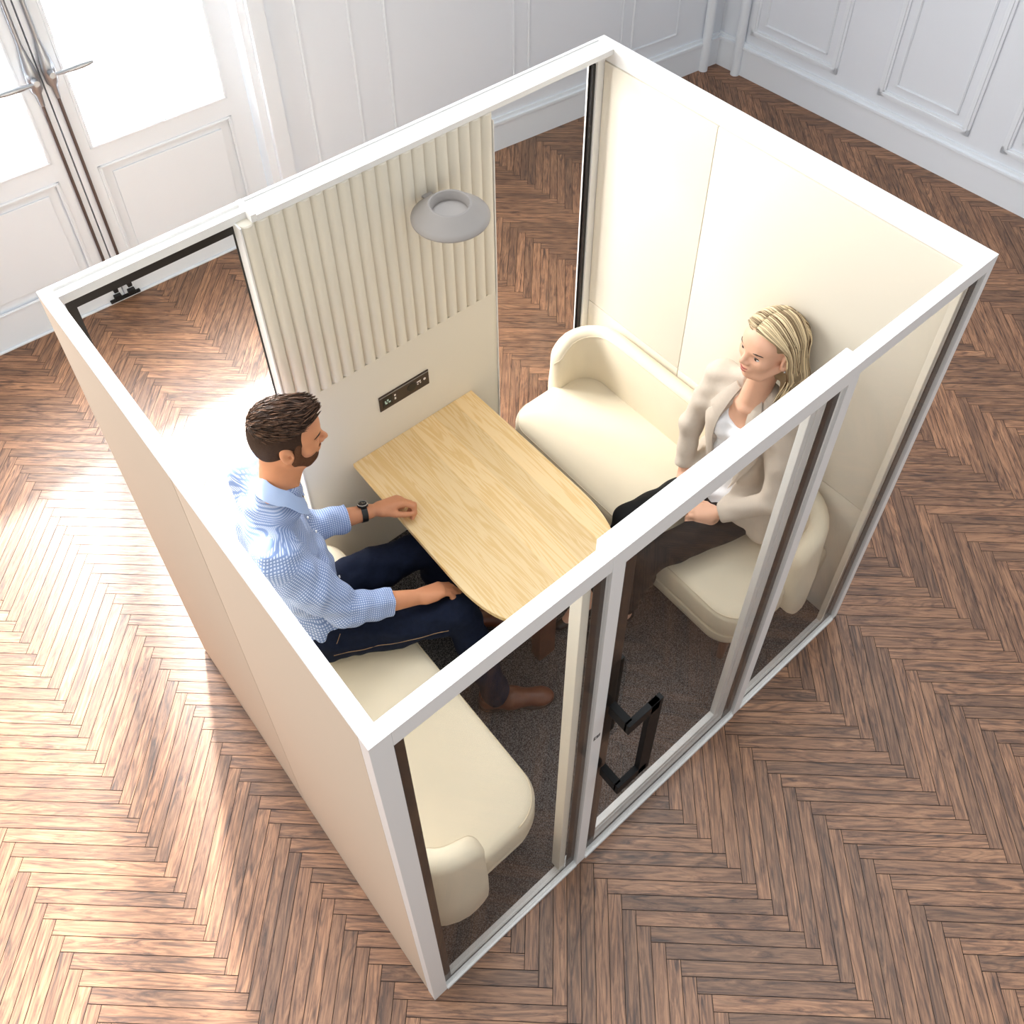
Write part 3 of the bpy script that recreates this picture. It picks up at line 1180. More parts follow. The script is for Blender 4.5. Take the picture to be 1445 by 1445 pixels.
# ------------------------------------------------------------------ benches
def make_bench(mirror, label):
    X = (lambda x: W + 0.0 - x) if mirror else (lambda x: x)
    root = empty('bench', (X(0.36), 0.86, 0.018), label, 'bench', 'upholstered benches in the booth')

    def plan(e, x0=0.055, x1=0.645, y0=0.125, y1=1.60, r=0.14):
        x1, y0, y1 = x1 - e, y0 + e, y1 - e
        rr = max(0.02, r - e * 0.5)
        pts = [(x0, y0)]
        for k in range(13):
            a = -PI / 2 + k / 12 * PI / 2
            pts.append((x1 - rr + rr * math.cos(a), y0 + rr + rr * math.sin(a)))
        for k in range(13):
            a = k / 12 * PI / 2
            pts.append((x1 - rr + rr * math.cos(a), y1 - rr + rr * math.sin(a)))
        pts.append((x0, y1))
        return pts

    def slab(prof):
        mb = MB()
        rings = []
        for (e, z) in prof:
            rings.append([(X(x), y, z) for x, y in plan(e)])
        mb.loft(rings, True, True)
        return mb

    slab([(0.02, 0.303), (0.006, 0.308), (0.0, 0.322), (0.0, 0.415), (0.004, 0.432), (0.014, 0.445), (0.03, 0.453), (0.07, 0.457), (0.16, 0.459)]
         ).build('seat_cushion', M['bench'], root, smooth='auto')
    slab([(0.075, 0.165), (0.05, 0.17), (0.028, 0.19), (0.010, 0.25), (0.004, 0.29), (0.012, 0.303)]
         ).build('seat_base', M['bench'], root, smooth='auto')
    pp = MB()
    pl_ = plan(0.010)
    pp.tube([(X(x), y, 0.441) for x, y in pl_[1:-1]], 0.0028, 6)
    pp.tube([(X(x), y, 0.306) for x, y in plan(0.004)[1:-1]], 0.002, 6)
    pp.build('piping', M['pipe'], root, smooth=True)

    # back and low arms in one sweep along a rounded U
    path = []
    xe, xb, ya, yz, r = 0.335, 0.098, 0.130, 1.592, 0.16
    for k in range(8):
        path.append((xe - (xe - xb - r) * k / 8, ya))
    for k in range(13):
        a = -PI / 2 - k / 12 * PI / 2
        path.append((xb + r + r * math.cos(a), ya + r + r * math.sin(a)))
    for k in range(1, 20):
        path.append((xb, ya + r + (yz - ya - 2 * r) * k / 20))
    for k in range(13):
        a = PI - k / 12 * PI / 2
        path.append((xb + r + r * math.cos(a), yz - r + r * math.sin(a)))
    for k in range(1, 9):
        path.append((xb + r + (xe - xb - r) * k / 8, yz))
    P = np.array(path)
    seg = np.linalg.norm(np.diff(P, axis=0), axis=1)
    S = np.concatenate([[0], np.cumsum(seg)])
    T = S[-1]
    # resample with extra rings at both ends
    ss = sorted(set([0, 0.004, 0.012, 0.025, 0.045, 0.07, 0.10] + list(np.linspace(0.13, T - 0.13, 46)) +
                    [T - 0.10, T - 0.07, T - 0.045, T - 0.025, T - 0.012, T - 0.004, T]))
    rings = []
    rr = 0.11
    for s in ss:
        x, y = np.interp(s, S, P[:, 0]), np.interp(s, S, P[:, 1])
        x2, y2 = np.interp(min(s + 0.01, T), S, P[:, 0]), np.interp(min(s + 0.01, T), S, P[:, 1])
        x1, y1 = np.interp(max(s - 0.01, 0), S, P[:, 0]), np.interp(max(s - 0.01, 0), S, P[:, 1])
        t = nrm((x2 - x1, y2 - y1))
        nn = np.array([t[1], -t[0]])                   # outward from the seat
        d = min(s, T - s)
        zt = 0.80 - 0.075 * (1 - min(1, d / 0.42)) ** 1.6
        zb = 0.215
        if d < rr:
            q = rr - math.sqrt(max(0, rr * rr - (rr - d) ** 2))
            zt -= q
            zb += q * 1.1
        e = 0.03
        th = 0.042 * (1 if d > e else math.sqrt(max(0.02, 1 - ((e - d) / e) ** 2)))
        ti = th * 1.35                                 # fuller towards the seat
        sec = []
        rt = min(th, (zt - zb) / 2)
        for k in range(9):                             # rounded top from outside to inside
            a = PI * k / 8
            sec.append((th * math.cos(a), zt - rt + rt * math.sin(a)))
        sec.append((-th * 1.05, zt - 0.12 if zt - 0.12 > zb + .04 else (zt + zb) / 2 + .02))
        sec.append((-ti, (zt * .4 + zb * .6)))
        sec.append((-ti, zb + 0.02))
        sec.append((-th * 0.8, zb))
        sec.append((th * 0.8, zb))
        sec.append((th, zb + 0.02))
        sec.append((th, (zt + zb) / 2))
        rings.append([(X(x + nn[0] * o), y + nn[1] * o, z) for o, z in sec])
    mb = MB()
    mb.loft(rings, True, True)
    mb.build('backrest', M['bench'], root, smooth=True)
    # piping along the outer top edge of back and arms
    pts = []
    for s, ring in zip(ss, rings):
        pts.append(Vector(ring[1]) + Vector((0, 0, 0.001)))
    mp = MB()
    mp.tube(pts, 0.0022, 6)
    mp.build('piping', M['pipe'], root, smooth=True)
    for (x, y) in ((0.56, 0.21), (0.56, 1.51), (0.16, 0.21), (0.16, 1.51)):
        l = MB()
        l.tube([(X(x), y, 0.018), (X(x), y, 0.17)], [0.016, 0.023], 16)
        l.build('leg', M['brownleg'], root, smooth='auto')
    return root


make_bench(False, 'cream upholstered bench on which the man in the blue shirt sits')
make_bench(True, 'cream upholstered bench on which the blonde woman sits')

# ================================================================== PEOPLE
def basis(fwd, up=(0, 0, 1), roll=0.0):
    """columns: forward, left, up"""
    f = nrm(fwd)
    u = np.asarray(up, float)
    l = nrm(np.cross(u, f))
    u = np.cross(f, l)
    if roll:
        c, s = math.cos(roll), math.sin(roll)
        l, u = c * l + s * u, c * u - s * l
    return np.stack([f, l, u], 1)


class Loc:
    def __init__(s, c, R, k):
        s.c, s.R, s.k = np.asarray(c, float), R, k

    def __call__(s, x, y, z):
        return s.c + s.R @ (np.array([x, y, z], float) * s.k)

    def ell(s, c, r, tilt=None):
        R = s.R if tilt is None else s.R @ tilt
        return Ell(s(*c), np.array(r) * s.k, R)

    def cone(s, a, ra, b, rb):
        return Cone(s(*a), ra * s.k, s(*b), rb * s.k)

    def inv(s, P):
        return ((P - s.c) @ s.R) / s.k


def rot_y(a):
    c, s = math.cos(a), math.sin(a)
    return np.array([[c, 0, s], [0, 1, 0], [-s, 0, c]])


def head_prims(F, h, woman=False):
    k = h.k
    jw = 0.052 if woman else 0.057
    F.add(h.ell((-.014, 0, .030), (.098, .075, .086)), .02 * k)
    F.add(h.ell((.034, 0, -.040), (.056, jw, .066)), .035 * k)
    F.add(h.ell((.050, 0, .035), (.042, .062, .050)), .03 * k)
    F.add(h.ell((.062, 0, -.095), (.020, .022 if woman else .028, .017)), .03 * k)
    for y in (1, -1):
        F.add(h.ell((.058, y * .040, -.022), (.024, .022, .024)), .025 * k)
        F.add(h.cone((-.005, y * .058, -.055), .012, (.045, y * .036, -.092), .012), .03 * k)
        F.sub(h.ell((.094, y * .034, -.001), (.013, .019, .011)), .014 * k)
    F.add(h.cone((.080, -.030, .017), .008, (.080, .030, .017), .008), .018 * k)
    F.add(h.cone((.085, 0, .008), .006, (.107 if woman else .110, 0, -.028), .0095), .012 * k)
    for y in (1, -1):
        F.add(h.ell((.096, y * .011, -.034), (.010, .008, .008)), .008 * k)
    F.add(h.ell((.083, 0, -.062), (.012, .024, .012)), .014 * k)
    for y in (1, -1):
        t = rot_y(-.25)
        F.add(h.ell((-.009, y * .078, -.010), (.021, .010, .034), t), .006 * k)
        F.add(h.ell((-.004, y * .076, -.038), (.011, .008, .011), t), .006 * k)
        F.sub(h.ell((-.004, y * .089, -.010), (.013, .008, .023), t), .003 * k)
        F.sub(h.ell((.002, y * .082, -.015), (.0055, .011, .008), t), .003 * k)
        F.add(h.ell((.008, y * .077, -.016), (.004, .005, .007), t), .004 * k)


def hand_prims(F, wrist, fwd, up, thumb_left, k, curl=(0.35, 0.55, 0.4), thumb=(.78, .55, -.28), spread=0.0):
    """palm, four bent fingers, thumb from the side of the palm near the wrist"""
    f = nrm(fwd)
    u = nrm(np.asarray(up, float) - np.dot(up, f) * f)
    t = np.cross(u, f) * (1 if thumb_left else -1)

    def P(a, b, c):
        return np.asarray(wrist, float) + (a * f + b * t + c * u) * k
    spec = ((.086, .027, (.042, .025, .020), .0094), (.090, .009, (.046, .029, .021), .0097),
            (.086, -.009, (.042, .027, .021), .0092), (.077, -.026, (.033, .020, .018), .0083))
    for (a, b, ln, r) in spec:
        F.add(Cone(P(0.012, b * .55, 0), .0175 * k, P(a, b, 0.001), .0125 * k), .014 * k)
    F.add(Cone(P(.02, .022, -.006), .016 * k, P(.05, .026, -.008), .013 * k), .012 * k)
    F.add(Cone(P(.02, -.022, -.006), .014 * k, P(.055, -.024, -.006), .012 * k), .012 * k)
    for i, (a, b, ln, r) in enumerate(spec):
        p = P(a, b, 0.002)
        ang = 0.0
        side = spread * (1.5 - i) / 1.5
        for j in range(3):
            ang += curl[j] * (1 + 0.08 * i)
            d = math.cos(ang) * f - math.sin(ang) * u + math.sin(side) * t
            q = p + nrm(d) * ln[j] * k
            F.add(Cone(p, (r - .0008 * j) * k, q, (r - .0008 * (j + 1)) * k), .0035 * k)
            p = q
    p = P(.022, .022, -.006)
    d = np.array(thumb, float)
    for j, (ln, r0, r1) in enumerate(((.040, .0145, .0115), (.031, .0112, .0100), (.026, .0100, .0078))):
        dd = nrm(d[0] * f + d[1] * t + d[2] * u)
        q = p + dd * ln * k
        F.add(Cone(p, r0 * k, q, r1 * k), .008 * k if j == 0 else .004 * k)
        p = q
        d = d + np.array([.22, -.28, -.02])


def face_details(root, h, woman, skin, lipm):
    k = h.k
    for y in (1, -1):
        mb = MB()
        bm = bmesh.new()
        bmesh.ops.create_uvsphere(bm, u_segments=20, v_segments=12, radius=1)
        mt = Matrix.Identity(4)
        R = h.R
        c = h(.0735 if woman else .0690, y * .033, -.002)
        for i in range(3):
            for j in range(3):
                mt[i][j] = R[i][j] * (.0115 * k if j == 0 else ((.0145 if woman else .0125) * k if j == 1 else (.0095 if woman else .0070) * k))
            mt[i][3] = c[i]
        mb.bm(bm, 0, mt)
        eye = mb.build('eye', M['eye'], root, smooth=True)
        mb = MB()
        gy = 0.003 if woman else 0.0
        n = h.R @ nrm((1, 0.05 * y + gy, -.12 if woman else -.05))
        cc = c + n * .0092 * k
        a = nrm(np.cross(n, h.R[:, 2]))
        b = np.cross(a, n)
        ring = [[tuple(cc + n * o * k + (a * math.cos(t) + b * math.sin(t)) * r * k) for t in np.linspace(0, 2 * PI, 16, endpoint=False)]
                for o, r in ((-.0035, .0062), (.0012, .0056), (.0026, .0030), (.0029, .0004))]
        mb.loft(ring, True, False)
        mb.build('iris', M['iris'], eye, smooth=True)
        # upper lid with lashes, then the eyebrow
        mb = MB()
        pts = [h(.0835 - .55 * (t * .0165) ** 2 / .0165 - .0065 * abs(t) ** 2, y * (.033 + t * .0165), .0035 - .0055 * t * t - .0012 * t)
               for t in np.linspace(-1, 1, 9)]
        mb.tube(pts, [.0008 * k] + [(.0028 if woman else .0015) * k] * 7 + [.0008 * k], 6)
        mb.build('eyelashes', M['lash'], root, smooth=True)
        mb = MB()
        pts = [h(.0905 - .013 * ((t + .2) * .8) ** 2 - .004 * t, y * (.034 + t * .022), .019 + .004 * (1 - (t - .3) ** 2))
               for t in np.linspace(-1, 1, 9)]
        mb.tube(pts, [.0016 * k] + [(.0030 if woman else .0034) * k] * 5 + [.0022 * k, .0016 * k, .0006 * k], 6)
        mb.build('eyebrow', M['lash'], root, smooth=True)
    w = .033 if woman else .024
    up = .015 if woman else .002
    mb = MB()
    top, bot, tt = [], [], []
    for t in np.linspace(-1, 1, 13):
        x = .0935 - (.026 if woman else .021) * t * t
        z = -.062 + up * t * t
        top.append(h(x + .0008, t * w, z + .0015 - (.001 if abs(t) < .15 else 0)))
        bot.append(h(x - .001, t * w * .96, z - (.0105 if woman else .007) * (1 - t * t * .75)))
        tt.append((x - .004, t * w * .85, z, t))
    rt = [.0008 * k] + [(.0036 if woman else .0028) * k] * 11 + [.0008 * k]
    mb.tube(top, rt, 8)
    mb.tube(bot, rt, 8)
    mb.build('lips', lipm, root, smooth=True)
    if woman:
        mb = MB()
        mb.loft([[h(x + .002, y, z - .001) for x, y, z, t in tt], [h(x + .002, y, z - .0085 * (1 - t * t)) for x, y, z, t in tt],
                 [h(x - .004, y, z - .0085 * (1 - t * t)) for x, y, z, t in tt], [h(x - .004, y, z - .001) for x, y, z, t in tt]], False, False)
        mb.build('teeth', M['teeth'], root, smooth=True)


def catmull(P, n):
    P = [np.asarray(p, float) for p in P]
    P = [2 * P[0] - P[1]] + P + [2 * P[-1] - P[-2]]
    out = []
    m = len(P) - 3
    for i in range(n):
        g = i / (n - 1) * m
        j = min(int(g), m - 1)
        t = g - j
        a, b, c, d = P[j:j + 4]
        out.append(0.5 * (2 * b + (c - a) * t + (2 * a - 5 * b + 4 * c - d) * t * t + (3 * b - a - 3 * c + d) * t ** 3))
    return out


def strands_mesh(name, strands, m, parent):
    """strands: list of (points, radii, tone) -> one mesh with a tone attribute"""
    mb = MB()
    tone = []
    for pts, rad, tn_ in strands:
        n0 = len(mb.f)
        mb.tube(pts, rad, 5)
        tone += [tn_] * (len(mb.f) - n0)
    o = mb.build(name, m, parent, smooth=True)
    at = o.data.attributes.new('rnd', 'FLOAT', 'FACE')
    at.data.foreach_set('value', np.array(tone, np.float32))
    return o


def oxford(parent, heel, toe, k, mu, ms):
    heel, toe = np.asarray(heel, float), np.asarray(toe, float)
    f = nrm(toe - heel)
    h = Loc(heel, basis(f), k)
    Ln = np.linalg.norm(toe - heel) / k
    F = Field(np.minimum(heel, toe) - .09, np.maximum(heel, toe) + (.09, .09, .16), .004)
    F.add(h.cone((.0, 0, .045), .036, (.10, 0, .045), .040), .02)
    F.add(h.cone((.10, 0, .040), .042, (Ln - .05, 0, .026), .036), .04)
    F.add(h.ell((Ln - .045, 0, .028), (.055, .040, .026)), .02)
    F.add(h.cone((.005, 0, .05), .034, (.0, 0, .10), .036), .03)
    F.cut(h(0, 0, .012), (0, 0, -1))
    F.sub(h.ell((-.002, 0, .125), (.030, .028, .04)), .006)
    V, Q = F.mesh()
    V = smooth_verts(V, Q, 2)
    up = soft('shoe', V, Q, mu, parent)
    G = Field(np.minimum(heel, toe) - .09, np.maximum(heel, toe) + (.09, .09, .08), .004)
    G.add(h.ell((.02, 0, .008), (.062, .041, .03)), .01)
    G.add(h.ell((Ln - .075, 0, .008), (.085, .047, .03)), .06)
    G.cut(h(0, 0, .016), (0, 0, 1))
    G.cut(h(0, 0, .001), (0, 0, -1))
    V, Q = G.mesh()
    soft('sole', smooth_verts(V, Q, 1), Q, ms, up)
    mb = MB()
    for i in range(4):
        x = .075 + i * .018
        z = .094 - i * .0085
        mb.tube([h(x, -.022, z - .008), h(x + .004, 0, z), h(x, .022, z - .008)], .0022 * k, 6)
    mb.build('laces', M['lace'], up, smooth=True)
    return up


# ------------------------------------------------------------------ the man
def build_man():
    k = 1.12
    f = nrm((.95, -.30, 0))
    l = nrm((.30, .95, 0))
    RS, LS = np.array([.270, 1.175, 1.135]), np.array([.378, 1.505, 1.205])
    RE, RWr = np.array([.425, 1.045, .80]), np.array([.690, .968, .685])
    LE, LWr = np.array([.47, 1.415, .85]), np.array([.735, 1.340, .805])
    RHp, LHp = np.array([.375, 1.115, .552]), np.array([.43, 1.315, .552])
    RK, LK = np.array([.815, .868, .555]), np.array([.905, 1.195, .545])
    RA, LA = np.array([.835, .680, .135]), np.array([.93, 1.075, .135])
    NK = np.array([.400, 1.330, 1.265])
    HC = np.array([.497, 1.372, 1.468])
    hd = Loc(HC, basis((.90, -.43, -.10), (-.02, .05, 1)), 1.17)
    man = empty('person', (.38, 1.22, .46), 'man in a pale blue shirt and dark jeans sitting with one hand on the table', 'person')
    tor = [(Ell((.338, 1.335, 1.03), (.122, .185, .17), basis(f)), .05), (Ell((.372, 1.275, .83), (.132, .165, .17), basis(f)), .08),
           (Ell((.392, 1.222, .60), (.128, .172, .12), basis(f)), .06), (Cone(RS + (.01, .02, .0), .066, LS - (.01, .02, 0), .066), .06),
           (Cone((.33, 1.345, 1.14), .095, (.37, 1.335, 1.235), .066), .06)]
    # skin: one continuous body
    F = Field((.08, .50, .02), (1.22, 1.80, 1.68), .0045)
    head_prims(F, hd)
    F.add(Cone(NK - (.01, 0, .02), .066, hd(-.035, 0, -.045), .060), .03)
    F.add(Cone(NK, .06, hd(.02, 0, -.07), .045), .03)
    for p, kk in tor:
        F.add(p, kk, -.014)
    for S, E_, Wr, left in ((RS, RE, RWr, False), (LS, LE, LWr, True)):
        F.add(Cone(S, .056, E_, .044), .03)
        mid = E_ + (Wr - E_) * .3
        F.add(Cone(E_, .044, mid, .047), .02)
        F.add(Cone(mid, .047, Wr, .030), .02)
    hand_prims(F, RWr + nrm(RWr - RE) * .008, (.93, -.20, -.22), (.10, .30, .95), True, k, curl=(.30, .45, .35), thumb=(.8, .55, -.3))
    hand_prims(F, LWr + nrm(LWr - LE) * .026, (.92, -.30, .06), (-.02, .52, .85), False, 1.2, curl=(.60, 1.05, .62), thumb=(.86, .38, -.42), spread=.05)
    for Hp, K, A in ((RHp, RK, RA), (LHp, LK, LA)):
        F.add(Cone(Hp, .080, K, .058), .05)
        F.add(Cone(K, .056, A, .040), .03)
        F.add(Cone(A, .036, A + (.0, .0, -.06), .030), .02)
        F.add(Cone(A + (0, 0, -.075), .026, A + (.10, -.07, -.095), .018), .02)
    V, Q = F.mesh()
    V = smooth_verts(V, Q, 2)
    soft('body', V, Q, M['skin_m'], man)

    # shirt
    F = Field((.08, .88, .50), (.80, 1.78, 1.32), .005)
    for p, kk in tor:
        F.add(p, kk)
    for S, E_, Wr in ((RS, RE, RWr), (LS, LE, LWr)):
        F.add(Cone(S, .086, S + (E_ - S) * .5, .082), .05)
        F.add(Cone(S + (E_ - S) * .5, .082, E_, .066), .03)
        F.add(Cone(E_, .066, E_ + (Wr - E_) * .30, .060), .03)
    nk = nrm((.115, .03, .25))
    F.add(Cone(NK - nk * .050, .092, NK + nk * .010, .075), .02)
    F.sub(Cone(NK + nk * .080 + (.008, 0, 0), .066, NK + nk * .2, .07), .006)
    F.cut((.39, 1.22, .535), nrm((.15, -.1, -1)))
    for E_, Wr in ((RE, RWr), (LE, LWr)):
        d = nrm(Wr - E_)
        L_ = np.linalg.norm(Wr - E_)
        c0, c1 = E_ + d * L_ * .30, E_ + d * L_ * (.60 if E_ is RE else .64)
        F.add(Cone(c0, .060, c1, .055), .006)
    V, Q = F.mesh()
    # open the cuff ends: drop the rounded caps
    for E_, Wr, fr in ((RE, RWr, .60), (LE, LWr, .64)):
        d = nrm(Wr - E_)
        c1 = E_ + d * np.linalg.norm(Wr - E_) * fr
        m = ((V - c1) @ d > .004) & (np.linalg.norm(V - c1, axis=1) < .09)
        V[m] -= ((V[m] - c1) @ d - .004)[:, None] * d
    V = wrinkle(V, Q, .0030, [((38, 22, 60), 0., 1.), ((-55, 40, 30), 1.3, .8), ((20, -60, 70), 2.1, .6), ((90, 70, -40), .4, .35)])
    V = smooth_verts(V, Q, 2)
    shirt = soft('shirt', V, Q, M['shirt'], man)
    best = np.abs(np.linalg.norm((V - (.365, 1.275, 0))[:, :2], axis=1) - .15) + .02
    ang = np.arctan2((V - (.36, 1.28, 0)) @ np.array([*l[:2], 0]), (V - (.36, 1.28, 0)) @ np.array([*f[:2], 0]))
    wv = np.stack([V[:, 2], ang * .15, 0 * ang], 1)
    for S, E_, Wr in ((RS, RE, RWr), (LS, LE, LWr)):
        o0 = 0.0
        for A_, B_ in ((S + (E_ - S) * .12, E_), (E_, Wr)):
            d = nrm(B_ - A_)
            t = (V - A_) @ d
            q_ = V - A_ - t[:, None] * d
            rr_ = np.linalg.norm(q_, axis=1)
            a1 = nrm(np.cross(d, (0, .3, 1)))
            a2 = np.cross(d, a1)
            m = (t > -.01) & (t < np.linalg.norm(B_ - A_) + .05) & (rr_ < .10) & ((V - (.36, 1.28, 0)) @ l * (1 if S is LS else -1) > .10)
            if A_ is E_:
                m |= (t > .0) & (rr_ < .085)
            an = np.arctan2(q_ @ a2, q_ @ a1)
            wv[m] = np.stack([t + o0, an * .068, 0 * an], 1)[m]
            o0 += .31
    at = shirt.data.attributes.new('weave', 'FLOAT_VECTOR', 'POINT')
    at.data.foreach_set('vector', wv.astype(np.float32).ravel())
    # collar: a folded band around the neck, open at the throat
    mb = MB()
    nl = nrm(np.array([.115, .03, .25]))
    e1 = nrm(f - nl * (f @ nl))
    e2 = np.cross(nl, e1)
    rings = []
    for i in range(33):
        a = math.radians(28 + i / 32 * 304)
        o = e1 * math.cos(a) + e2 * math.sin(a)
        fr = max(0, math.cos(a))
        c = NK + np.array((.012, -.004, .0))
        pin = c + o * .069 + nl * (.022 + .006 * math.cos(a + PI) - .035 * fr)
        top = c + o * .0765 + nl * (.052 + .012 * math.cos(a + PI) - .055 * fr)
        mid = c + o * (.083) + nl * (.048 + .012 * math.cos(a + PI) - .055 * fr)
        low = c + o * (.104 + .012 * fr) + nl * (.004 - .070 * fr - .012 * max(0, math.cos(a)) ** 3) + e2 * 0.0
        lo2 = c + o * (.100 + .012 * fr) + nl * (.001 - .070 * fr - .012 * max(0, math.cos(a)) ** 3)
        md2 = c + o * (.079) + nl * (.040 + .012 * math.cos(a + PI) - .055 * fr)
        rings.append([pin, top, mid, low, lo2, md2])
    mb.loft(rings, True, True)
    mb.build('collar', M['collar'], shirt, smooth='auto')
    # buttons down the front
    for z, x_ in ((1.08, .118), (1.0, .121), (.91, .119), (.82, .117), (.73, .118)):
        tt = (z - .6) / .55
        cen = np.array([.392, 1.222, 0]) * (1 - tt) + np.array([.338, 1.345, 0]) * tt
        p = cen + f * (x_ + .003)
        mb = MB()
        mb.tube([tuple((p[0], p[1], z)), tuple((p[0] + f[0] * .006, p[1] + f[1] * .006, z))], .0055, 12)
        mb.build('button', M['button'], shirt)

    # jeans
    F = Field((.15, .55, .06), (1.12, 1.55, .78), .005)
    F.add(Ell((.395, 1.222, .575), (.136, .182, .112), basis(f)), .03)
    for Hp, K, A in ((RHp, RK, RA), (LHp, LK, LA)):
        F.add(Cone(Hp, .094, Hp + (K - Hp) * .5, .086), .05)
        F.add(Cone(Hp + (K - Hp) * .5, .086, K, .072), .03)
        F.add(Cone(K, .072, K + (A - K) * .35, .069), .03)
        F.add(Cone(K + (A - K) * .35, .069, A, .058), .03)
    F.cut((0, 0, .084), (0, 0, -1))
    F.cut((.39, 1.22, .66), (0, 0, 1))
    V, Q = F.mesh()
    V = wrinkle(V, Q, .0028, [((40, 20, 50), 0.4, 1.), ((-30, 60, 40), 1.9, .8), ((80, -50, 20), .1, .5)])
    V = smooth_verts(V, Q, 1)
    jeans = soft('jeans', V, Q, M['jean'], man)
    NJ = vnormals(V, Q)
    # outer side seam with pale stitching on the near leg
    side = nrm(np.cross(nrm(RK - RHp), (0, 0, 1)))
    mb = MB()
    pts = []
    for t in np.linspace(.0, .95, 18):
        c = RHp + (RK - RHp) * t
        c = c + side * (.094 + (.072 - .094) * t) + np.array([0, 0, .022 - .008 * t])
        i_ = np.argmin(((V - c) ** 2).sum(1))
        pts.append(V[i_] + NJ[i_] * .0012)
    pts = catmull(pts[::2], 40)
    mb.tube(pts, .0015, 5)
    p0 = RHp + side * .092 + np.array([0, 0, .045])
    mb.tube([p0, p0 + (.03, .006, .028), p0 + (.055, .02, .045)], .0013, 5)
    mb.build('stitching', M['stitch'], jeans)
    # socks and shoes
    for A in (RA, LA):
        mb = MB()
        mb.tube([A + (0, 0, .02), A + (-.004, .003, -.05)], [.046, .043], 18)
        mb.build('sock', M['sock'], man, smooth='auto')
    fd = nrm((.82, -.55, 0))
    for A in (RA, LA):
        heel = np.array([A[0], A[1], .018]) - fd * .035
        oxford(man, heel, heel + fd * .275, 1.0, M['shoe'], M['sole'])

    # watch on the wrist that lies on the table
    d = nrm(LWr - LE)
    c = LE + d * (np.linalg.norm(LWr - LE) * .90)
    u = nrm(np.array([-.02, .35, .95]) - np.dot((-.02, .35, .95), d) * d)
    Mw = Matrix(((np.cross(u, d)[0], d[0], u[0], c[0]), (np.cross(u, d)[1], d[1], u[1], c[1]),
                 (np.cross(u, d)[2], d[2], u[2], c[2]), (0, 0, 0, 1)))
    mb = MB()
    rings = []
    for (r, o) in ((.0345, -.012), (.0368, -.012), (.0368, .012), (.0345, .012)):
        rings.append([Mw @ Vector((r * math.cos(a), o, r * math.sin(a))) for a in np.linspace(0, 2 * PI, 36, endpoint=False)])
    mb.loft(rings + [rings[0]], True, False)
    wt = mb.build('wristwatch', M['watch'], man, smooth='auto')
    Mz = Mw @ Matrix.Translation((0, 0, .036))
    mb = MB()
    mb.lathe([(0, 0.0), (.021, 0), (.0225, .002), (.0225, .009), (.021, .011)], (0, 0, 0), 32, M=Mz)
    mb.lathe([(0, .0095), (.0185, .0095)], (0, 0, 0), 32, M=Mz)
    mb.build('watch_case', M['watch'], wt, smooth='auto')
    mb = MB()
    mb.lathe([(.0175, .0098), (.018, .0116), (.0212, .0116), (.0218, .0105)], (0, 0, 0), 32, M=Mz)
    mb.build('watch_bezel', M['watchring'], wt, smooth='auto')
    mb = MB()
    mb.box(-.001, .001, 0, .011, .0098, .0106, M=Mz)
    mb.box(-.001, .009, -.001, .001, .0098, .0106, M=Mz)
    mb.build('watch_hands', M['watchring'], wt)

    # hair: clipped sides, longer swept top, beard
    face_details(man, hd, False, M['skin_m'], M['lip_m'])
    q = 1.13 * .2
    F = Field(HC - q, HC + q, .0035)
    F.add(hd.ell((-.014, 0, .030), (.098, .075, .086)), .02, .006)
    F.add(hd.ell((-.050, 0, -.015), (.056, .060, .070)), .03, .004)
    nf = hd.R @ nrm((.83, 0, -.50))
    F.cut(hd(.046, 0, .0), nf)
    nd = hd.R @ nrm((.40, 0, -.90))
    F.cut(hd(-.03, 0, -.056), nd)
    for y in (1, -1):
        F.sub(hd.ell((-.008, y * .080, -.018), (.026, .018, .036), rot_y(-.25)), .006)
    V, Q = F.mesh()
    sides = soft('clipped_hair', smooth_verts(V, Q, 1), Q, M['fade_m'], man)
    F = Field(HC - q, HC + q, .0035)
    F.add(hd.ell((-.012, 0, .060), (.094, .070, .066)), .02, .006)
    F.add(hd.ell((.048, 0, .094), (.040, .050, .030)), .035)
    F.cut(hd(.052, 0, .0), hd.R @ nrm((.86, 0, -.40)))
    F.cut(hd(0, 0, .055), hd.R @ nrm((.34, 0, -.94)))
    V, Q = F.mesh()
    V = smooth_verts(V, Q, 2)
    N = vnormals(V, Q)
    top = soft('top_hair', V, Q, M['hair_m'], man)
    lv = hd.inv(V)
    cand = np.where(N @ hd.R[:, 2] > -.25)[0]
    pick = rng.choice(cand, 620)
    st = []
    for i in pick:
        x, y, z = lv[i]
        fl = np.array([1.0, -.25 * (1 if y > -.01 else -1) * abs(y) / .06 - .25, 0])
        if x > .045:
            fl[2] += 1.0
        fl[1] += rng.normal(0, .18)
        t = hd.R @ fl
        n = N[i]
        t = t - n * (t @ n) * (0.55 if x > .045 else 1)
        t = nrm(t)
        ln = (.020 + .014 * rng.rand()) * 1.13
        p0 = V[i] - t * ln * .7 - n * .001
        p1 = V[i] + n * .0028
        p2 = V[i] + t * ln * .7 + n * (.0045 + .003 * rng.rand())
        st.append((catmull([p0, p1, p2], 5), [.0012, .0021, .0024, .0017, .0004], rng.rand() ** 1.5))
    strands_mesh('hair_strands', st, M['brownhair'], top)
    F = Field(HC - q, HC + q, .0035)
    F.add(hd.ell((.034, 0, -.040), (.056, .057, .066)), .03, .0035)
    F.add(hd.ell((.062, 0, -.095), (.020, .028, .017)), .03, .0045)
    for y in (1, -1):
        F.add(hd.cone((-.005, y * .058, -.055), .012, (.045, y * .036, -.092), .012), .03, .0035)
        F.add(hd.cone((.018, y * .066, -.01), .008, (.012, y * .064, -.05), .008), .02, .002)
    F.cut(hd(.035, 0, -.038), hd.R @ nrm((.42, 0, .90)))
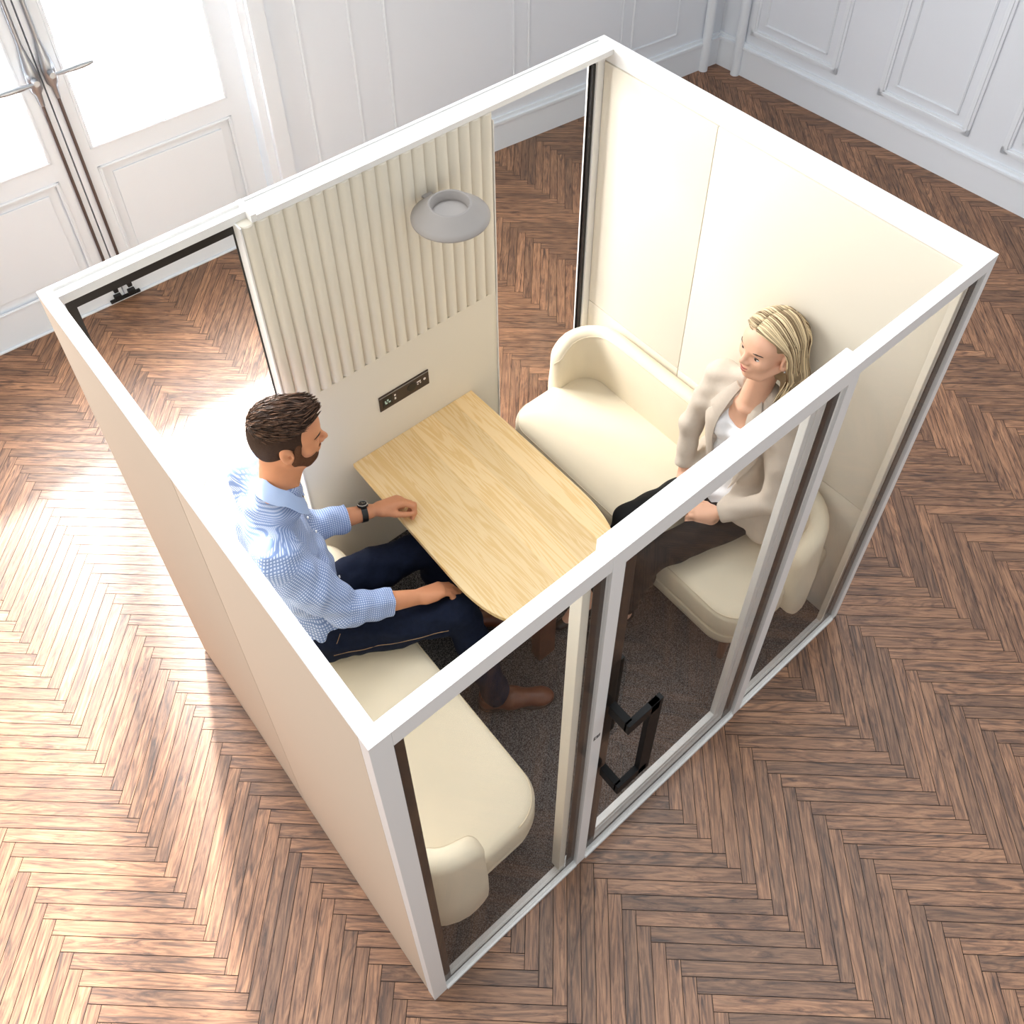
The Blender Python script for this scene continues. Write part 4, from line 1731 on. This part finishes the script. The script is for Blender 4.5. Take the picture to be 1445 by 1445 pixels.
    F.cut(hd(.004, 0, -.03), hd.R @ nrm((-1, 0, -.25)))
    F.add(hd.ell((.086, 0, -.0505), (.010, .024, .005)), .004)
    F.sub(hd.ell((.098, 0, -.064), (.016, .022, .0095)), .004)
    for y in (1, -1):
        F.add(hd.cone((.024, y * .0655, .016), .010, (.017, y * .0635, -.05), .013), .02, .0028)
    V, Q = F.mesh()
    soft('beard', smooth_verts(V, Q, 1), Q, M['beard'], man)
    return man


# ------------------------------------------------------------------ the woman
def build_woman():
    k = 1.06
    f = nrm((-.97, .06, 0))
    l = np.array([-f[1], f[0], 0])
    RS, LS = np.array([2.125, .765, 1.125]), np.array([2.130, .425, 1.120])
    RE, RWr = np.array([2.030, .795, .850]), np.array([1.975, .752, .640])
    LE, LWr = np.array([2.015, .325, .80]), np.array([1.885, .480, .665])
    RHp, LHp = np.array([2.06, .66, .545]), np.array([2.04, .45, .545])
    RK, LK = np.array([1.625, .735, .585]), np.array([1.560, .560, .555])
    RA, LA = np.array([1.455, .725, .155]), np.array([1.50, .60, .135])
    NK = np.array([2.100, .575, 1.210])
    HC = np.array([2.098, .560, 1.475])
    hd = Loc(HC, basis((-.93, .24, .08), (.08, .03, 1)), 1.16)
    wo = empty('person', (2.05, .56, .46), 'blonde woman in a light greige blazer and white top sitting by the right wall', 'person')
    tor = [(Ell((2.105, .60, 1.00), (.098, .150, .15), basis(f)), .05), (Ell((2.085, .575, .80), (.092, .128, .15), basis(f)), .08),
           (Ell((2.055, .555, .60), (.115, .165, .12), basis(f)), .06), (Cone(RS - (.0, .03, 0), .050, LS + (.0, .03, 0), .050), .05),
           (Ell((2.045, .655, .985), (.055, .062, .062)), .04), (Ell((2.045, .53, .985), (.055, .062, .062)), .04)]
    F = Field((1.16, .16, .02), (2.28, 1.0, 1.68), .0045)
    head_prims(F, hd, True)
    F.add(Cone(NK - (.0, 0, .06), .052, hd(-.034, 0, -.05), .045), .035)
    F.add(Cone(NK - (.01, 0, .05), .044, hd(.005, 0, -.075), .034), .03)
    for sy in (1, -1):
        F.add(Cone(NK + (-.055, sy * .012, -.075), .010, NK + (-.01, sy * .12, -.055), .010), .03)
    for p, kk in tor:
        F.add(p, kk, -.010)
    for S, E_, Wr in ((RS, RE, RWr), (LS, LE, LWr)):
        F.add(Cone(S, .046, E_, .036), .03)
        F.add(Cone(E_, .037, Wr, .024), .02)
    hand_prims(F, RWr + nrm(RWr - RE) * .008, (-.35, -.72, -.40), (-.75, .25, .55), True, .98, curl=(.25, .45, .35))
    hand_prims(F, LWr + nrm(LWr - LE) * .008, (-.45, .84, -.22), (-.30, .05, .95), False, .98, curl=(.22, .40, .35))
    for Hp, K, A, t in ((RHp, RK, RA, (-.150, .035, -.105)), (LHp, LK, LA, (-.13, .03, -.10))):
        F.add(Cone(Hp, .074, K, .052), .05)
        F.add(Cone(K, .050, A, .034), .03)
        F.add(Cone(A, .034, A + np.array(t) * .75, .027), .03)
        F.add(Cone(A + np.array(t) * .75, .027, A + np.array(t) * 1.15 + (0, 0, .0), .018), .02)
    V, Q = F.mesh()
    V = smooth_verts(V, Q, 2)
    soft('body', V, Q, M['skin_w'], wo)

    # white scoop-neck top
    F = Field((1.88, .33, .52), (2.26, .90, 1.25), .005)
    for p, kk in tor:
        F.add(p, kk, -.002)
    F.sub(Ell((2.03, .580, 1.170), (.11, .078, .125)), .01)
    F.cut((2.1, .6, 1.12), (0, 0, 1))
    F.cut((2.05, .56, .60), (0, 0, -1))
    V, Q = F.mesh()
    V = wrinkle(V, Q, .0022, [((30, 40, 70), 0, 1.), ((50, -60, 40), 1., .8)])
    VT = V.copy()
    soft('white_top', smooth_verts(V, Q, 1), Q, M['top'], wo)

    # blazer
    F = Field((1.80, .20, .46), (2.30, 1.0, 1.30), .005)
    for p, kk in tor[:4]:
        F.add(p, kk, .016)
    F.add(Ell((2.06, .540, .62), (.135, .205, .13), basis(f)), .05, .004)
    F.add(Cone((2.10, .37, .66), .075, (2.03, .345, .535), .050), .05)
    F.add(Cone((2.12, .72, .66), .07, (2.08, .77, .54), .050), .05)
    for S, E_, Wr in ((RS, RE, RWr), (LS, LE, LWr)):
        F.add(Cone(S, .060, S + (E_ - S) * .5, .052), .04)
        F.add(Cone(S + (E_ - S) * .5, .052, E_, .046), .03)
        F.add(Cone(E_, .046, E_ + (Wr - E_) * .90, .043), .03)
    # front opening: a tapering V
    for t in np.linspace(0, 1, 16):
        z = 1.22 - t * .62
        wv = np.interp(t, [0, .25, .5, .75, 1], [.042, .070, .084, .080, .060])
        F.sub(Ell((1.97, .592 - .018 * t, z), (.115, wv, .05), basis(f)), .012)
    F.add(Cone(RS + (0, -.03, .02), .05, NK + (.025, .05, .0), .034), .03)
    F.add(Cone(LS + (0, .03, .02), .05, NK + (.025, -.05, .0), .034), .03)
    F.add(Cone(NK + (.045, .05, .005), .026, NK + (.045, -.05, .005), .026), .03)
    F.sub(Ell(NK + (-.012, 0, .045), (.068, .060, .09)), .01)
    F.cut((2.05, .56, .505), nrm((0, 0, -1)))
    F.cut((2.236, 0, 0), (1, 0, 0))
    V, Q = F.mesh()
    for E_, Wr in ((RE, RWr), (LE, LWr)):
        d = nrm(Wr - E_)
        c1 = E_ + d * np.linalg.norm(Wr - E_) * .93
        m = ((V - c1) @ d > .003) & (np.linalg.norm(V - c1, axis=1) < .08)
        V[m] -= ((V[m] - c1) @ d - .003)[:, None] * d
    V = wrinkle(V, Q, .0016, [((28, 30, 55), .5, 1.), ((-40, 45, 35), 1.7, .8), ((60, -40, 60), 2.6, .5)])
    V = smooth_verts(V, Q, 2)
    bl = soft('blazer', V, Q, M['blazer'], wo)
    # notched lapels folded back over the front, draped on the cloth below
    both = np.concatenate([V, VT])

    def front_x(y, z):
        m = (np.abs(both[:, 1] - y) < .014) & (np.abs(both[:, 2] - z) < .014)
        return both[m][:, 0].min() if m.any() else None
    for sgn in (1, -1):
        rings = []
        for t in np.linspace(0, 1, 22):
            z = 1.195 - t * .46
            tv = (1.22 - z) / .62
            e0 = np.interp(tv, [0, .25, .5, .75, 1], [.042, .070, .084, .080, .060]) - .012
            yc = .592 - .018 * tv
            wd_ = np.interp(t, [0, .12, .30, .34, .40, .7, 1], [.030, .052, .074, .050, .078, .052, .006])
            row = []
            for q_ in np.linspace(0, 1, 6):
                y = yc + sgn * (e0 + wd_ * q_)
                zz = z + .012 * q_
                x = front_x(y, zz)
                if x is None:
                    x = row[-1][0] if row else 2.03
                row.append([x - .006 - .004 * math.sin(PI * q_), y, zz])
            rings.append(row)
        G = np.array(rings)
        for _ in range(3):
            G[1:-1, :, 0] = (G[:-2, :, 0] + 2 * G[1:-1, :, 0] + G[2:, :, 0]) / 4
            G[:, 1:-1, 0] = (G[:, :-2, 0] + 2 * G[:, 1:-1, 0] + G[:, 2:, 0]) / 4
        mb = MB()
        mb.loft([list(map(tuple, r_)) + [(x + .005, y, z) for x, y, z in r_[::-1]] for r_ in G], True, True)
        mb.build('lapel', M['blazer'], bl, smooth='auto')

    # trousers
    F = Field((1.40, .28, .08), (2.26, .92, .74), .005)
    F.add(Ell((2.06, .555, .575), (.115, .168, .105), basis(f)), .03)
    for Hp, K, A in ((RHp, RK, RA), (LHp, LK, LA)):
        F.add(Cone(Hp, .084, K, .063), .05)
        F.add(Cone(K, .063, K + (A - K) * .3, .061), .03)
        F.add(Cone(K + (A - K) * .3, .061, K + (A - K) * .86, .047), .03)
    F.cut((2.05, .56, .66), (0, 0, 1))
    V, Q = F.mesh()
    V = wrinkle(V, Q, .0022, [((40, 20, 50), .4, 1.), ((-30, 60, 40), 1.9, .8)])
    soft('trousers', smooth_verts(V, Q, 1), Q, M['trouser'], wo)
    # low-cut shoes
    for A, t in ((RA, (-.150, .035, -.105)), (LA, (-.13, .03, -.10))):
        t = np.array(t)
        d = nrm((t[0], t[1], 0))
        heel = np.array([A[0], A[1], .018]) - d * .03
        h = Loc(heel, basis(d), 1.0)
        F = Field(heel - .30, heel + .30, .004)
        F.add(h.cone((.0, 0, .075), .032, (.10, 0, .050), .034), .02)
        F.add(h.cone((.10, 0, .048), .035, (.215, 0, .018), .022), .03)
        F.sub(h.ell((.055, 0, .128), (.095, .027, .064)), .006)
        F.add(h.cone((-.012, 0, .06), .018, (-.012, 0, .006), .008), .01)
        F.cut(h(0, 0, .001), (0, 0, -1))
        V, Q = F.mesh()
        soft('shoe', smooth_verts(V, Q, 1), Q, M['pump'], wo)

    face_details(wo, hd, True, M['skin_w'], M['lip_w'])
    mb = MB()
    bm = bmesh.new()
    bmesh.ops.create_uvsphere(bm, u_segments=12, v_segments=8, radius=.0045)
    mb.bm(bm, 0, Matrix.Translation(hd(-.004, .086, -.044)))
    mb.build('earring', M['watchring'], wo, smooth=True)

    # hair: a soft base with long separate locks, parted off-centre
    lo, hi = HC - (.24, .24, .34), HC + (.24, .24, .24)
    F = Field(lo, hi, .004)
    F.add(hd.ell((-.016, 0, .032), (.099, .076, .087)), .02, .006)
    F.add(hd.ell((-.055, 0, -.05), (.050, .070, .10)), .03, .004)
    F.cut(hd(.052, 0, 0), hd.R @ nrm((.90, 0, -.42)))
    for y in (1, -1):
        F.sub(hd.ell((.030, y * .085, -.012), (.050, .035, .048)), .01)
        F.add(hd.cone((-.045, y * .062, .02), .030, (-.060, y * .068, -.09), .028), .03)
        F.add(hd.cone((-.060, y * .068, -.09), .028, (-.058, y * .066, -.165), .022), .02)
    V, Q = F.mesh()
    at_o = soft('hair', smooth_verts(V, Q, 2), Q, M['blonde'], wo)
    at = at_o.data.attributes.new('rnd', 'FLOAT', 'FACE')
    at.data.foreach_set('value', np.full(len(at_o.data.polygons), .22, np.float32))
    C0, R0 = np.array([-.016, 0, .032]), np.array([.099, .076, .087])

    def on_skull(x, th, sg, lift):
        xx = (x - C0[0]) / (R0[0] + lift)
        kx = math.sqrt(max(.04, 1 - xx * xx))
        return np.array([x, sg * (R0[1] + lift) * kx * math.sin(th), C0[2] + (R0[2] + lift) * kx * math.cos(th)])

    st = []
    for i in range(560):
        sg = 1 if i % 3 else -1
        a = rng.rand()
        lay = rng.rand()
        lift = .008 + .010 * lay
        x0 = .074 - .155 * a
        xe = .012 - .085 * a - .012 * rng.rand()
        th0 = -.16 if sg > 0 else .16
        P = []
        for t in (0, .25, .5, .75, 1.0):
            th = th0 + (math.radians(96) - th0) * t
            sw = t ** 1.15
            # front locks swoop across the temple before going back behind the ear
            xx = x0 + (xe - x0) * sw + (.020 * math.sin(PI * t) * (1 - a) ** 2)
            lf = lift + (.004 if t > .6 else 0) - (.004 if t == 0 else 0)
            P.append(on_skull(xx, th, sg, lf))
        xb = xe - .030 - .012 * rng.rand()
        yb_ = sg * (.079 + .018 * lay)
        P.append(np.array([(xe + xb) / 2, sg * (.084 + .012 * lay), -.045]))
        P.append(np.array([xb, yb_, -.095]))
        ln = .165 + .045 * rng.rand() + .012 * (1 - a)
        P.append(np.array([xb + .010 + .012 * rng.randn() * .6, yb_ - sg * .004 + .004 * rng.randn(), -ln * .85]))
        P.append(np.array([xb + .022 + .008 * rng.randn(), yb_ - sg * .012 * rng.rand(), -ln]))
        pts = [hd(*p) for p in catmull(P, 20)]
        r = (.0014 + .0020 * rng.rand()) * hd.k
        rad = [r * (.55 + .45 * min(1, j / 4)) * (1 if j < 14 else max(.12, 1 - (j - 13) / 6.5)) for j in range(20)]
        st.append((pts, rad, min(1, max(0, .52 + .36 * rng.randn()))))
    for i in range(120):                       # the back of the head
        y0 = (rng.rand() - .5) * .12
        lay = rng.rand()
        P = []
        for t in (0, .35, .7, 1.0):
            ph = math.radians(38 + 67 * t)
            rr = .003 + .009 * lay
            ky = math.sqrt(max(.05, 1 - (y0 / .095) ** 2))
            P.append(np.array([C0[0] - (R0[0] + rr) * math.sin(ph) * ky, y0 * (1 + .2 * t), C0[2] + (R0[2] + rr) * math.cos(ph) * ky]))
        P.append(np.array([-.105 - .01 * lay, y0 * 1.2, -.09]))
        P.append(np.array([-.095, y0 * 1.15, -.16 - .03 * rng.rand()]))
        pts = [hd(*p) for p in catmull(P, 14)]
        # keep the locks off the wall behind
        pts = [np.array([min(p[0], 2.232), p[1], p[2]]) for p in pts]
        r = (.0022 + .0016 * rng.rand()) * hd.k
        st.append((pts, [r] * 11 + [r * .7, r * .4, r * .1], min(1, max(0, .5 + .28 * rng.randn()))))
    strands_mesh('hair_locks', st, M['blonde'], at_o)
    return wo


build_man()
build_woman()
# ================================================================== CAMERA, LIGHT
cam = bpy.data.cameras.new('camera')
co = bpy.data.objects.new('camera', cam)
COL.objects.link(co)
Rr = Vector((0.7657385412760714, -0.6431386726846609, -0.004139335913746212))
Dn = Vector((-0.4548202987623039, -0.53694857181853, -0.7105101878620809))
Fw = Vector((0.45473396864338456, 0.5459476888122651, -0.7036747393806202))
mw = Matrix.Identity(4)
for i in range(3):
    mw[i][0], mw[i][1], mw[i][2] = Rr[i], -Dn[i], -Fw[i]
mw.translation = Vector((-0.2793609761703142, -0.792878958274416, 4.195372946638524))
co.matrix_world = mw
cam.sensor_fit = 'HORIZONTAL'
cam.sensor_width = 36.0
cam.lens = 1404.618844999394 / 1445 * 36.0
cam.shift_x = (722.5 - 725.2783006397893) / 1445
cam.shift_y = (440.81161151327336 - 722.5) / 1445
cam.clip_end = 60
SC.camera = co

wd = bpy.data.worlds.new('daylight')
SC.world = wd
wd.use_nodes = True
bg = wd.node_tree.nodes['Background']
bg.inputs[0].default_value = (0.94, 0.975, 1.0, 1)
bg.inputs[1].default_value = 0.6
# hazy sky, brighter around the sun
SUN_DIR = (0.2906, 0.6966, 0.6561)
wn = wd.node_tree
tcw = wn.nodes.new('ShaderNodeTexCoord')
dt = wn.nodes.new('ShaderNodeVectorMath')
dt.operation = 'DOT_PRODUCT'
dt.inputs[1].default_value = SUN_DIR
cl = wn.nodes.new('ShaderNodeMath')
cl.operation = 'MAXIMUM'
cl.inputs[1].default_value = 0.0
pw = wn.nodes.new('ShaderNodeMath')
pw.operation = 'POWER'
pw.inputs[1].default_value = 5.0
ml = wn.nodes.new('ShaderNodeMath')
ml.operation = 'MULTIPLY_ADD'
ml.inputs[1].default_value = 8.5
ml.inputs[2].default_value = 0.62
wn.links.new(tcw.outputs['Generated'], dt.inputs[0])
wn.links.new(dt.outputs['Value'], cl.inputs[0])
wn.links.new(cl.outputs[0], pw.inputs[0])
wn.links.new(pw.outputs[0], ml.inputs[0])
wn.links.new(ml.outputs[0], bg.inputs[1])


def area(name, loc, target, sx, sy, power, col=(1, 1, 1)):
    l = bpy.data.lights.new(name, 'AREA')
    l.shape = 'RECTANGLE'
    l.size, l.size_y = sx, sy
    l.energy = power
    l.color = col
    o = bpy.data.objects.new(name, l)
    o.location = loc
    o.rotation_euler = (Vector(target) - Vector(loc)).to_track_quat('-Z', 'Y').to_euler()
    COL.objects.link(o)
    return o


# daylight standing in the glazed doors
area('daylight_behind_doors', (0.7, 4.75, 2.6), (0.7, 0, 2.2), 3.4, 4.6, 1000, (1.0, 0.99, 0.97))
sun = bpy.data.lights.new('sun', 'SUN')
sun.energy = 12
sun.angle = math.radians(4)
sun.color = (1.0, 0.96, 0.91)
so = bpy.data.objects.new('sun', sun)
el = math.radians(41)
so.rotation_euler = Vector((-0.385 * math.cos(el), -0.923 * math.cos(el), -math.sin(el))).to_track_quat('-Z', 'Y').to_euler()
so.location = (2.0, 6.5, 5.0)
COL.objects.link(so)
# soft fill lamp added at upper left to brighten the booth's right wall
area('left_fill_light', (-2.6, 2.6, 3.9), (1.4, 1.0, 1.0), 1.6, 1.6, 60, (1.0, 0.98, 0.95))

SC.view_settings.view_transform = 'Standard'
SC.view_settings.look = 'None'
SC.view_settings.gamma = 1
SC.view_settings.exposure = 0.25
